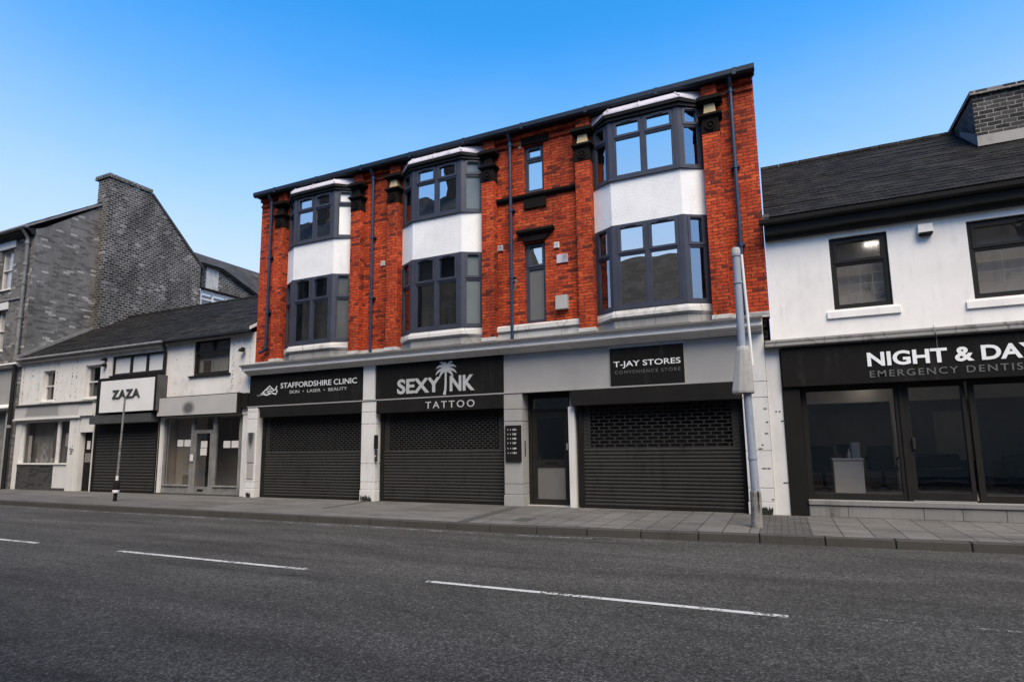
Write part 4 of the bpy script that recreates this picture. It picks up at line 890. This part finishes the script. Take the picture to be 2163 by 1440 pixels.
def sash(x0, x1, z0, z1, parent, half=False):
    fr = MB(); pn = MB(); y = 0.11; zm = (z0 + z1) / 2
    fr.box(x0, x0 + 0.05, y, y + 0.07, z0, z1); fr.box(x1 - 0.05, x1, y, y + 0.07, z0, z1); fr.box(x0 + 0.05, x1 - 0.05, y, y + 0.069, z0, z0 + 0.06); fr.box(x0 + 0.05, x1 - 0.05, y, y + 0.069, z1 - 0.06, z1); fr.box(x0 + 0.05, x1 - 0.05, y - 0.01, y + 0.06, zm - 0.025, zm + 0.025)
    pn.box(x0 + 0.05, x1 - 0.05, y + 0.04, y + 0.05, z0 + 0.05, z1 - 0.05)
    f = fr.build('sash_window', 'frame_white', parent); pn.build('pane', 'pane_old', f)
    MB().box(x0 - 0.05, x1 + 0.05, -0.05, 0.109, z0 - 0.07, z0 - 0.001).build('sill', 'white_old', f, 0.006); return f
f = sash(-24.05, -23.33, 3.10, 4.19, TA); MB().box(-23.95, -23.45, 0.19, 0.2, 3.15, 4.1).build('curtain', 'room_dark', f)
f = sash(-21.55, -20.72, 3.10, 4.22, TA); MB().box(-21.50, -20.78, 0.19, 0.2, 3.15, 3.68).build('boarding', 'frame_grey', f)
fr, pn = MB(), MB(); glazing(fr, None, (0, 0.04), X1, YF, -20.13, -17.50, 3.78, 4.43, [-19.20, -18.39], None, fw=0.06, top=0.055, mw=0.09)
f = fr.build('triple_window', 'frame_black', TA); MB().box(-20.08, -17.55, 0.09, 0.1, 3.83, 4.39).build('white_infill', 'board_white', f)
MB().box(-20.2, -17.45, -0.04, 0.039, 3.735, 3.779).build('sill', 'frame_black', f, 0.004)
fr, pn = MB(), MB(); glazing(fr, pn, (0, 0.05), X1, YF, -16.16, -14.59, 3.53, 4.60, [], None, fw=0.09, top=0.06)
fr.box(-16.07, -14.68, 0.052, 0.11, 4.20, 4.27); fr.box(-15.42, -15.32, 0.053, 0.11, 4.27, 4.54)
f = fr.build('casement_window', 'frame_black', TB); pn.build('pane', 'pane_old', f); MB().box(-16.28, -14.5, -0.06, 0.049, 3.49, 3.529).build('sill', 'frame_black', f, 0.004)
MB().box(-16.14, -14.61, 0.20, 0.21, 3.54, 4.59).build('net_curtain', 'netting', f); MB().box(-15.9, -15.6, 0.16, 0.19, 3.6, 4.0).build('box_inside', 'room_dark', f)  # pale sheet added behind the glass to lift it to mid grey
room(XA + 0.1, XB_ - 0.05, 0.26, 3.5, 2.99, 4.6).build('upper_room', 'room_dark', TA); room(XB_ + 0.05, XC - 0.05, 0.26, 3.5, 2.95, 4.63).build('upper_room', 'room', TB)
MB().box(-14.15, -14.09, -0.02, -0.001, 2.95, 4.55).build('wall_batten', 'white_old', TB)
def stains(cols, z0, z1, parent, seed):
    rs = random.Random(seed); mb = MB()
    for xc, dens in cols:
        z = z0 + rs.uniform(0, 0.1)
        while z < z1:
            r = rs.uniform(0.006, 0.022) * (1.8 if rs.random() < 0.12 else 1); n = rs.randint(5, 8); x = xc + rs.uniform(-0.03, 0.03)
            mb.extrude_y([(x + r * rs.uniform(0.6, 1.2) * math.cos(6.283 * q / n), z + r * rs.uniform(0.8, 2.0) * math.sin(6.283 * q / n)) for q in range(n)], -0.003, -0.001)
            z += rs.uniform(0.04, 0.16) / dens
    return kind(mb.build('plaster_stains', 'patch', parent), 'stuff')
stains([(-25.3, 1.5), (-24.72, 0.8), (-24.3, 0.5), (-23.2, 0.7), (-22.9, 0.5), (-22.3, 1.0), (-22.05, 0.8)], 3.1, 4.5, TA, 5)
stains([(-14.45, 1.6), (-16.9, 0.5), (-16.3, 0.3), (-13.75, 0.5)], 3.0, 4.5, TB, 6)
# unit A shopfront
fsg = thing('shop_sign', 'old pale fascia board with a painted out grey patch', 'sign', (-23.5, -0.1, 2.45))
fb = MB().box(-25.46, -21.62, -0.10, -0.001, 2.50, 2.955); fb.build('sign_board', 'sign_a', fsg, 0.004); MB().box(-21.615, -20.86, -0.08, -0.001, 2.50, 2.95).build('end_board', 'pier_white', fsg, 0.004)
MB().extrude_x([(-0.001, 2.96), (-0.16, 2.96), (-0.17, 2.985), (-0.001, 3.03)], -25.46, -20.83).build('top_moulding', 'wood_band', fsg); MB().box(-25.48, -21.55, -0.14, -0.001, 2.44, 2.498).build('bottom_moulding', 'pier_white', fsg, 0.006)
sf = MB(); y = 0.05
sf.box(-25.13, -25.05, y, y + 0.08, 0.93, 2.42); sf.box(-22.98, -22.86, y, y + 0.08, 0.93, 2.42); sf.box(-22.18, -22.10, y, y + 0.08, 0.93, 2.42); sf.box(-25.05, -22.98, y + 0.002, y + 0.08, 2.36, 2.42); sf.box(-22.86, -22.18, y + 0.002, y + 0.08, 2.36, 2.42)
sf.box(-25.2, -22.05, -0.04, 0.12, 0.87, 0.928)
f = sf.build('shop_window', 'frame_white', TA, 0.003); MB().box(-25.06, -22.15, y + 0.04, y + 0.05, 0.93, 2.37).build('pane', 'pane_shop', f)
MB().box(-25.18, -22.96, -0.005, 0.2, 0.0, 0.868).build('stall_riser', 'stall_brick', TA); MB().box(-22.955, -22.10, 0.0, 0.2, 0.08, 0.868).build('riser_panel', 'pier_white', TA, 0.004); MB().box(-22.955, -22.08, -0.06, 0.2, 0.0, 0.075).build('riser_step', 'patch', TA, 0.004)
room(-25.2, -22.0, 0.26, 1.6, 0.9, 2.7).build('shop_interior', 'room', TA); MB().box(-25.1, -22.95, 0.42, 0.44, 0.92, 2.6).build('window_backing', 'backing', TA)
for k, (a, b, z0, z1, mt, lab) in enumerate(((-24.95, -24.75, 0.98, 1.9, 'room_light', 'pale hanging strip at the left edge of the old shop window'), (-24.32, -23.95, 1.14, 1.50, 'paper', 'white crossed paper garland low in the old shop window'), (-23.45, -23.2, 1.1, 2.3, 'frame_grey', 'long grey hanging strip near right of old shop window'), (-22.75, -22.25, 1.5, 1.95, 'paper', 'pale poster with dark round picture in the narrow right pane'), (-22.72, -22.22, 1.0, 1.38, 'frame_grey', 'grey poster below the pale one in narrow right pane'))):
    po = MB()
    if k == 1:
        stroke(po, [(a, z0), (b, z1)], 0.05, 0.30, 0.004); stroke(po, [(a, z1), (b, z0)], 0.05, 0.296, 0.004); po.box(a + 0.05, b - 0.05, 0.29, 0.295, 1.0, 1.06); po.box(a + 0.1, b - 0.15, 0.29, 0.295, 1.52, 1.60)
    else: po.box(a, b, 0.18 + 0.01 * k, 0.185 + 0.01 * k, z0, z1)
    if k == 3:
        t = thing('window_poster', lab, 'poster', (-22.5, 0.2, z0)); po.build('sheet', mt, t); MB().tube([(-22.45, 0.208, 1.84), (-22.45, 0.2, 1.84)], 0.07, 16).build('round_picture', 'black2', t)
    else: tag(po.build('window_poster', mt), lab, 'poster', None)
rr_ = random.Random(3)
for k, (xx, hh) in enumerate(((-24.8, 0.16), (-24.3, 0.12), (-24.0, 0.2), (-23.75, 0.13), (-23.4, 0.15), (-23.15, 0.11))):
    b = MB()
    if k % 3 == 0:
        for q in range(12):
            t0, t1 = q * math.pi / 6, (q + 1) * math.pi / 6
            b.extrude_y([(xx + 0.05 * math.cos(t0), 1.02 + 0.07 * math.sin(t0)), (xx + 0.085 * math.cos(t0), 1.02 + 0.10 * math.sin(t0)), (xx + 0.085 * math.cos(t1), 1.02 + 0.10 * math.sin(t1)), (xx + 0.05 * math.cos(t1), 1.02 + 0.07 * math.sin(t1))], 0.16, 0.19)
    else: stroke(b, [(xx - 0.04, 0.93), (xx - 0.02, 0.95 + hh), (xx + 0.03, 0.95 + hh * 0.6), (xx + 0.05, 0.93)], 0.035, 0.17, 0.02)
    tag(b.build('window_ornament', 'paper'), 'small pale ornament in the row along the old shop window ledge', 'ornament', 'ornaments along the old shop window ledge')
pr = MB().box(-22.09, -21.62, -0.06, 0.0 - 0.001, 0.0, 2.44); pr.build('shop_pier', 'pier_white', TA, 0.006)
pw = MB()
for k in range(9): pw.box(-22.0 + rr_.uniform(0, 0.2), -21.97 + rr_.uniform(0.02, 0.25), -0.064, -0.0605, 1.22 + 0.05 * (k % 6), 1.25 + 0.05 * (k % 6))
tag(pw.build('peeling_notice', 'letter_dark'), 'torn dark remains of a notice on narrow white pier', 'notice')
ad = MB().box(-21.57, -20.87, 0.18, 0.22, 0.0, 1.94); dA = ad.build('door', 'black2', TA)
MB().box(-21.5, -20.93, 0.172, 0.179, 0.95, 1.25).build('glazed_panel', 'frame_grey', dA); MB().box(-21.42, -21.25, 0.165, 0.179, 1.38, 1.66).build('notice', 'paper', dA)
# unit ZAZA: boxed sign, shutter
zs = thing('shop_sign', 'white boxed sign with raised dark letters reading ZAZA', 'sign', (-18.9, -0.3, 2.5))
MB().box(-20.62, -17.46, -0.12, -0.001, 2.46, 3.70).build('backing', 'black2', zs, 0.004); MB().box(-20.05, -17.36, -0.34, -0.121, 2.515, 3.565).build('light_box', 'frame_black', zs, 0.006)
MB().box(-20.03, -17.375, -0.352, -0.341, 2.535, 3.55).build('sign_face', 'board_white', zs)
MB().box(-17.34, -17.27, -0.30, -0.001, 2.52, 3.62).build('end_trim', 'shutter_grey', zs, 0.004)
text('lettering', 'ZAZA', -19.38, -18.02, 2.965, 3.235, -0.354, 'letter_dark', zs, 0.015, 0.03, 1.08)
MB().box(-20.60, -17.53, -0.30, 0.05, 2.185, 2.458).build('shutter_box', 'shutter_grey', TA, 0.006)
sl = MB(); z = 0.04
while z < 2.19:
    sl.extrude_x([(0.08, z), (0.055, z + 0.015), (0.05, z + 0.045), (0.062, z + 0.08), (0.08, z + 0.093), (0.092, z + 0.093), (0.092, z)], -20.74, -17.66); z += 0.096
sh = sl.build('roller_shutter', 'shutter', TA); MB().box(-20.75, -17.65, 0.05, 0.1, 0, 0.039).build('bottom_rail', 'black2', sh)
MB().box(-20.83, -20.73, 0.02, 0.14, 0, 2.2).build('guide_rail', 'black2', sh, 0.006); MB().box(-17.67, -17.54, 0.02, 0.14, 0, 2.5).build('guide_rail', 'black2', sh, 0.006)
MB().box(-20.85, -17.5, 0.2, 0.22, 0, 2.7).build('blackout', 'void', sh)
# unit C shopfront
cs = thing('shop_sign', 'blank grey fascia sign with a round dark smudge above grey shopfront', 'sign', (-15.6, -0.2, 2.3))
MB().box(-17.38, -13.94, -0.21, -0.03, 2.32, 2.915).build('frame', 'frame_black', cs, 0.005); MB().box(-17.355, -13.965, -0.222, -0.211, 2.345, 2.89).build('sign_face', 'sign_c', cs)
MB().box(-13.92, -13.70, -0.10, -0.001, 2.47, 2.90).build('end_bracket', 'black2', cs, 0.006)
tf = MB(); y = 0.06
for a, b in ((-17.48, -17.30), (-16.14, -16.05), (-15.21, -15.08), (-14.13, -13.96)): tf.box(a, b, y, y + 0.1, 0.0, 2.31)
for a, b in ((-17.30, -16.14), (-15.08, -14.13)): tf.box(a, b, y + 0.003, y + 0.1, 0.0, 0.24); tf.box(a, b, y - 0.03, y + 0.1, 0.24, 0.28)
for a, b in ((-17.30, -16.14), (-16.05, -15.21), (-15.08, -14.13)): tf.box(a, b, y + 0.004, y + 0.1, 2.25, 2.31)
f = tf.build('shop_window', 'frame_grey', TB, 0.005)
MB().box(-17.31, -16.13, y + 0.05, y + 0.06, 0.28, 2.26).build('pane', 'pane_old', f); MB().box(-15.09, -14.12, y + 0.05, y + 0.06, 0.28, 2.26).build('pane', 'pane_old', f); MB().box(-16.06, -15.2, y + 0.05, y + 0.06, 1.92, 2.26).build('pane', 'pane_old', f)
dd = MB(); wall(dd, -16.045, -15.215, 0.03, 1.90, y + 0.02, y + 0.07, [(-15.93, -15.33, 0.24, 1.80)]); dC = dd.build('door', 'frame_grey', TB)
MB().box(-15.94, -15.32, y + 0.04, y + 0.05, 0.23, 1.81).build('door_pane', 'pane_old', dC); MB().box(-15.76, -15.52, y + 0.012, y + 0.0195, 0.11, 0.17).build('letter_plate', 'black', dC); MB().box(-16.10, -15.98, y - 0.03, y - 0.001, 0.98, 1.18).build('lock', 'frame_white', dC, 0.005)
MB().box(-13.955, -13.66, 0.02, 0.25, 0, 2.31).build('shop_pier', 'pier_white', TB, 0.005); MB().box(-17.54, -17.482, 0.0, 0.2, 0, 2.32).build('side_post', 'frame_grey', TB)
MB().box(-17.54, -13.95, -0.02, 0.16, 0, 0.04).build('threshold', 'patch', TB)
room(-17.45, -13.6, 0.25, 3.0, 0.0, 2.6).build('shop_interior', 'room_light', TB); MB().box(-17.40, -16.10, 0.55, 0.58, 0.01, 2.55).build('partition', 'room_light', TB); MB().box(-16.05, -15.15, 0.9, 0.93, 0.01, 2.55).build('inner_screen', 'room', TB); MB().box(-17.0, -16.5, 0.5, 0.8, 0.25, 0.55).build('low_shelf', 'room', TB)
cl = thing('ceiling_light', 'pale hanging fluorescent fitting inside the grey shopfront', 'ceiling light', (-14.5, 0.9, 2.0)); MB().box(-14.75, -14.35, 0.85, 0.95, 2.0, 2.06).build('fitting', 'room_light', cl, 0.01); MB().tube([(-14.55, 0.9, 2.06), (-14.55, 0.9, 2.6)], 0.01).build('rod', 'room_light', cl)
PN = ['left sheet of the paper pair in left pane of grey shopfront', 'right sheet of the paper pair in left pane of grey shopfront', 'upper white paper on the door of the grey shopfront', 'lower white paper on the door of the grey shopfront', 'left sheet of the paper pair in right pane of grey shopfront', 'right sheet of the paper pair in right pane of grey shopfront']
for (a, b, z0, z1), lab in zip(((-16.77, -16.51, 1.42, 1.62), (-16.46, -16.18, 1.42, 1.62), (-15.73, -15.46, 1.375, 1.57), (-15.74, -15.47, 1.15, 1.36), (-14.78, -14.50, 1.36, 1.56), (-14.45, -14.15, 1.36, 1.56)), PN):
    yy = y + 0.036 if a < -16 or a > -15 else y + 0.036; tag(MB().box(a, b, yy, yy + 0.003, z0, z1).build('paper_notice', 'paper'), lab, 'notice', 'white papers stuck in the grey shopfront')
wl = thing('wall_lamp', 'small dark wall lamp on white wall right of the casement window', 'wall lamp', (-14.1, -0.1, 4.1))
MB().tube([(-13.98, -0.001, 4.2), (-13.98, -0.12, 4.22)], 0.02).build('arm', 'black', wl); MB().taper(-14.05, -13.9, -0.2, -0.05, 4.10, 4.19, 0.03, 0.03).build('lamp_shade', 'black', wl, 0.008)
for xx, zz, lab in ((-20.45, 4.36, 'upper small dark security light on white wall beside the triple window'), (-20.45, 4.16, 'lower small dark security light on white wall beside the triple window')):
    tag(MB().taper(xx - 0.07, xx + 0.07, -0.16, -0.001, zz - 0.05, zz + 0.05, 0.02, 0.05).build('security_light', 'black2', None, 0.01), lab, 'light')

# ================================================================= GREY BRICK BUILDING WITH CHIMNEY GABLE (far left)
GB = thing('grey_brick_building', 'tall grey brick building with a blind chimney gable and white sash windows', 'building', (-28, 2, 0))
XG = -25.5
gw = MB(); wall(gw, -36, XG - 0.302, 4.62, 9.80, 0.0, 0.3, [(-27.75, -26.86, 7.62, 9.25), (-27.6, -26.98, 5.2, 6.78), (-30.6, -29.7, 7.62, 9.25), (-30.6, -29.7, 5.2, 6.8)]); gw.build('front_wall', 'grey_brick', GB)
gs = MB()
gs.extrude_x([(0.301, 0.0), (0.301, 9.95), (2.45, 11.70), (2.45, 0.0)], XG - 0.3, XG); gs.extrude_x([(0.0, 0.0), (0.0, 9.80), (0.3, 9.94), (0.3, 0.0)], XG - 0.3, XG - 0.0005); gs.build('gable_wall', 'grey_brick', GB)
cs_ = MB(); cs_.extrude_x([(2.28, 0.0), (2.28, 12.80), (4.05, 12.80), (4.16, 12.70), (6.75, 10.15), (6.75, 0.0)], XG - 0.35, -25.1); cst = cs_.build('chimney_breast', 'old_brick', GB)
MB().taper(XG - 0.55, -25.04, 2.22, 4.12, 12.805, 12.97, 0.02, 0.02).build('coping', 'old_brick', cst)
vv = MB(); vv.extrude_x([(4.10, 12.72), (6.85, 10.02), (6.92, 10.10), (4.16, 12.82)], XG - 0.4, -25.06); vv.build('verge_coping', 'slate3', cst)
gr = MB(); roof_strips(gr, -36, XG + 0.05, -0.35, 9.86, 3.2, 12.40, 14); gr.extrude_x([(3.2, 12.4), (6.8, 9.8), (6.7, 9.7), (3.2, 12.3)], -36, XG - 0.4)
gv = gr.build('roof', 'slate3', GB)
MB().extrude_x([(-0.36, 9.83), (2.4, 11.80), (2.4, 11.70), (-0.36, 9.74)], XG - 0.02, XG + 0.07).build('verge_board', 'frame_grey', gv)
ggt = MB(); ggt.tube([(-36, -0.33, 9.80), (XG + 0.05, -0.33, 9.80)], 0.075, 10); ggt.build('gutter', 'frame_grey', GB, smooth=True); MB().extrude_x([(0.0, 9.55), (-0.12, 9.57), (-0.2, 9.66), (-0.27, 9.70), (-0.27, 9.77), (0.0, 9.78)], -36, XG + 0.02).build('eaves_cornice', 'frame_black', GB)
pp = MB(); pp.tube([(-25.72, -0.33, 9.75), (-25.72, -0.2, 9.55), (-25.72, -0.12, 9.4), (-25.72, -0.12, 4.6)], 0.06); pd = pp.build('drainpipe', 'frame_grey', GB, smooth=True)
MB().tube([(-25.72, -0.12, 4.6), (-25.72, -0.12, 0.0)], 0.065).build('lower_pipe', 'frame_black', pd, smooth=True)
for z in (9.2, 8.35, 7.6, 6.3, 4.7, 2.2): MB().tube([(-25.72, -0.12, z), (-25.72, -0.12, z + 0.1)], 0.08).build('pipe_bracket', 'frame_grey', pd)
for (a, b, z0, z1) in ((-27.75, -26.86, 7.62, 9.25), (-27.6, -26.98, 5.2, 6.78), (-30.6, -29.7, 7.62, 9.25), (-30.6, -29.7, 5.2, 6.8)):
    f = sash(a, b, z0, z1, GB); c2 = MB()
    for k in range(5): c2.tube([(a + 0.1 + k * (b - a - 0.2) / 4, 0.24, z0 + 0.06), (a + 0.1 + k * (b - a - 0.2) / 4, 0.24, z1 - 0.08)], 0.085, 8)
    c2.build('curtain', 'pale_blind', f, smooth=True)
    MB().box(a - 0.14, b + 0.14, -0.05, -0.001, z1 + 0.002, z1 + 0.29).build('lintel', 'pier_white', f, 0.008)
MB().box(-36, XG - 0.26, -0.05, -0.001, 7.12, 7.19).build('string_course', 'frame_grey', GB)
MB().extrude_x([(0.0, 4.62), (-0.2, 4.60), (-0.22, 4.55), (-0.12, 4.50), (-0.08, 4.46), (0.0, 4.46)], -36, XG - 0.003).build('shop_cornice', 'pier_white', GB)
lw = MB(); wall(lw, -36, XG - 0.302, 0.0, 4.60, 0.002, 0.3, [(-28.2, -26.25, 0.0, 2.85)]); lw.build('rendered_ground_floor', 'grey_paint', GB)
MB().extrude_x([(0.0, 3.08), (-0.14, 3.02), (-0.16, 2.94), (-0.06, 2.88), (0.0, 2.87)], -28.3, -25.85).build('door_hood', 'cornice_paint', GB); MB().box(-28.2, -26.25, 0.25, 0.29, 0, 2.85).build('entrance_panel', 'frame_grey', GB)
MB().box(-36, -25.6, 6.6, 6.85, 0, 9.7).build('rear_wall', 'grey_brick', GB)
# rear wing
RW = thing('brick_wing', 'old grey brick wing with sloping eaves and a white framed window behind the terrace roof', 'building', (-26, 9, 0))
XW = -25.3
rw = MB(); 
def yz_wall(mb, prof, x0, x1): mb.extrude_x(prof, x0, x1)
rw.extrude_x([(6.95, 9.20), (10.6, 9.20), (10.4, 9.53), (7.95, 10.42), (6.95, 10.42)], XW - 0.3, XW); rw.extrude_x([(9.75, 0.0), (11.5, 0.0), (11.5, 9.199), (9.75, 9.199)], XW - 0.3, XW); rw.extrude_x([(6.95, 0.0), (9.749, 0.0), (9.749, 7.6), (6.95, 7.6)], XW - 0.3, XW)
rw.build('wall', 'old_brick', RW)
MB().extrude_x([(7.9, 9.2), (7.2, 9.2), (7.2, 10.3), (7.9, 10.3)], XW + 0.001, XW + 0.01).build('limewash_patch', 'stone_white', RW)
MB().box(XW - 0.02, XW + 0.06, 6.96, 9.74, 9.06, 9.195).build('lintel', 'soot', RW)
wf = MB(); wf.box(XW - 0.1, XW - 0.02, 6.96, 9.74, 8.93, 9.055); wf.box(XW - 0.1, XW - 0.022, 6.96, 9.74, 8.60, 8.68); wf.box(XW - 0.1, XW - 0.022, 6.96, 9.74, 7.61, 7.7)
for yy in (6.97, 7.62, 8.36, 9.05, 9.66): wf.box(XW - 0.1, XW - 0.021, yy, yy + 0.08, 7.61, 8.93)
f = wf.build('wide_window', 'frame_white', RW); MB().box(XW - 0.09, XW - 0.08, 6.97, 9.73, 7.65, 8.95).build('pane', 'pane_old', f); MB().box(XW - 1.0, XW - 0.95, 6.9, 9.8, 7.5, 9.1).build('room_back', 'room_dark', f)
pass; MB().hexa([(XW + 0.12, 6.9, 10.32), (XW + 0.12, 7.98, 10.32), (XW + 0.12, 10.5, 9.50), (XW + 0.12, 10.49, 9.49)] + [(XW + 0.12, 6.9, 10.40), (XW + 0.12, 7.98, 10.40), (XW + 0.12, 10.5, 9.58), (XW + 0.12, 10.49, 9.57)])
rwr = MB()
ridge_x, ridge_z = -28.6, 12.05
P = [(XW + 0.15, 6.8, 10.36), (XW + 0.15, 7.98, 10.36), (XW + 0.15, 10.55, 9.42), (XW + 0.15, 13.5, 8.4)]
Q = [(ridge_x, 6.8, ridge_z), (ridge_x, 8.5, ridge_z), (ridge_x, 11.5, ridge_z), (ridge_x, 15.5, ridge_z)]
for i in range(3):
    rwr.poly([P[i], P[i + 1], Q[i + 1], Q[i]]); rwr.poly([(p[0], p[1], p[2] - 0.1) for p in (P[i], Q[i], Q[i + 1], P[i + 1])]); rwr.poly([P[i], (P[i][0], P[i][1], P[i][2] - 0.1), (P[i + 1][0], P[i + 1][1], P[i + 1][2] - 0.1), P[i + 1]])
rwr.build('roof', 'slate3', RW)
MB().tube([P[0], P[1], P[2]], 0.05, 8).build('gutter', 'frame_black', RW)

# ================================================================= STREET FURNITURE
LP = thing('lamp_post', 'grey blue lamp post with tapered pale shroud and dirty base on pavement', 'lamp post', (-0.44, -1.87, 0))
ly = -1.87
MB().tube([(-0.443, ly, 0.0), (-0.433, ly, 0.50), (-0.433, ly, 0.535), (-0.434, ly, 0.56)], [0.086, 0.082, 0.082, 0.070], 20).build('base', 'lamp_base', LP, smooth=True)
MB().tube([(-0.434, ly, 0.55), (-0.456, ly, 2.1), (-0.492, ly, 2.85), (-0.488, ly, 4.38)], [0.063, 0.063, 0.06, 0.062], 20).build('pole', 'lamp', LP, smooth=True)
MB().tube([(-0.488, ly, 4.385), (-0.488, ly, 4.50), (-0.488, ly, 4.53)], [0.071, 0.071, 0.06], 20).build('cap', 'shroud', LP, smooth=True)
b = MB()
for z, xx in ((1.05, -0.441), (3.92, -0.488), (4.39, -0.488)): b.tube([(xx, ly, z), (xx, ly, z + 0.035)], 0.072, 20)
b.build('band_clamp', 'lamp', LP, smooth=True)
sh = MB()
def ring(xc, z, hw, hd): return [(xc - hw, ly - hd * 0.6, z), (xc - hw * 0.35, ly - hd, z), (xc + hw * 0.25, ly - hd, z), (xc + hw, ly - hd * 0.5, z), (xc + hw, ly + hd, z), (xc - hw, ly + hd, z)]
sh.loft([ring(-0.517, 2.10, 0.158, 0.16), ring(-0.515, 2.14, 0.163, 0.165), ring(-0.475, 2.80, 0.100, 0.115), ring(-0.472, 2.86, 0.088, 0.10)])
sh.build('shroud', 'shroud', LP, 0.008)
MB().tube([(-0.405, ly + 0.05, 4.42), (-0.392, ly + 0.05, 3.9), (-0.372, ly + 0.05, 3.3), (-0.352, ly + 0.05, 2.55)], 0.022, 8).build('cable_conduit', 'board_white', LP, smooth=True)
SP = thing('thin_pole', 'thin leaning dull grey pole with a black bollard sleeve before the dark shutter', 'pole', (-16.12, -2.05, 0))
MB().tube([(-16.118, -2.05, 0.0), (-16.105, -2.05, 0.22)], 0.045).build('foot', 'black', SP, smooth=True)
MB().tube([(-16.105, -2.05, 0.22), (-16.103, -2.05, 0.26), (-16.10, -2.05, 0.30)], [0.075, 0.085, 0.07]).build('collar', 'frame_white', SP, smooth=True)
MB().tube([(-16.10, -2.05, 0.30), (-16.09, -2.05, 0.50), (-16.09, -2.05, 0.54)], [0.075, 0.075, 0.05]).build('sleeve', 'black', SP, smooth=True)
MB().tube([(-16.09, -2.05, 0.53), (-16.085, -2.05, 0.66)], 0.035).build('socket', 'frame_white', SP, smooth=True)
MB().tube([(-16.085, -2.05, 0.6), (-16.05, -2.05, 1.6), (-16.01, -2.05, 2.74)], [0.03, 0.026, 0.022]).build('shaft', 'pole', SP, smooth=True)
# weeds
def weed(x, y, hgt, sp_, n, lab):
    mb = MB()
    for k in range(n):
        a = random.uniform(0, 6.283); l = hgt * random.uniform(0.4, 1.0); bx, by = x + random.uniform(-sp_, sp_), y + random.uniform(-0.03, 0.0)
        tx, ty = bx + math.cos(a) * l * 0.4, by - abs(math.sin(a)) * l * 0.3; wv = 0.012
        mb.poly([(bx - wv * 0.4, by, 0), (bx + wv * 0.4, by, 0), ((bx + tx) / 2 + wv, (by + ty) / 2, l * 0.6), (tx, ty, l), ((bx + tx) / 2 - wv, (by + ty) / 2, l * 0.6)])
    tag(mb.build('weed', 'weed'), lab, 'weed', 'weeds at the foot of the shop piers')
weed(-13.45, -0.115, 0.17, 0.06, 26, 'dark weed at the foot of the left white shop pier'); weed(-9.42, -0.115, 0.18, 0.16, 40, 'dark weeds at the foot of the middle white shop pier'); weed(-0.36, -0.115, 0.17, 0.12, 60, 'dark weed clump at foot of right white pier behind lamp post')

# ================================================================= ACROSS THE STREET (seen only in the glass)
def opposite(x0, x1, h, ridge, label, chim=(), mat='opp_brick'):
    t = thing('opposite_terrace', label, 'building', ((x0 + x1) / 2, -13.4, 0))
    wb = MB(); hl = []; n = max(2, int((x1 - x0) / 2.6))
    for k in range(n):
        c = x0 + (x1 - x0) * (k + 0.5) / n
        for z in range(1, int(h // 2.9)): hl.append((c - 0.5, c + 0.5, 0.9 + 2.9 * z, 2.4 + 2.9 * z))
    wall(wb, x0, x1, 0.0, h, -13.4, -13.7, hl); wb.build('wall', mat, t)
    pn = MB()
    for a, b, z0, z1 in hl: pn.box(a, b, -13.6, -13.55, z0, z1)
    pn.build('window_panes', 'void', t)
    r_ = MB(); r_.extrude_x([(-13.2, h), (-18, h + ridge), (-22.8, h), (-22.8, h - 0.1), (-13.2, h - 0.1)], x0, x1); r_.build('roof', 'slate3', t)
    for cx in chim: MB().box(cx - 0.6, cx + 0.6, -18.6, -17.4, h, h + ridge + 1.8).build('chimney', 'opp_brick', t)
opposite(-80, -31, 10.0, 3.0, 'long brick terrace across the street', (-60, -40)); opposite(-30.8, -13.5, 12.0, 4.6, 'tall dark brick block across the street seen in bay panes', (-27, -22.5, -17.0)); opposite(-13.2, 9, 7.0, 3.9, 'grey rendered shops across the street', (-9, 4), 'opp_render'); opposite(9.2, 30, 8.0, 2.5, 'brick terrace across the street beyond the grey shops', (14, 22))
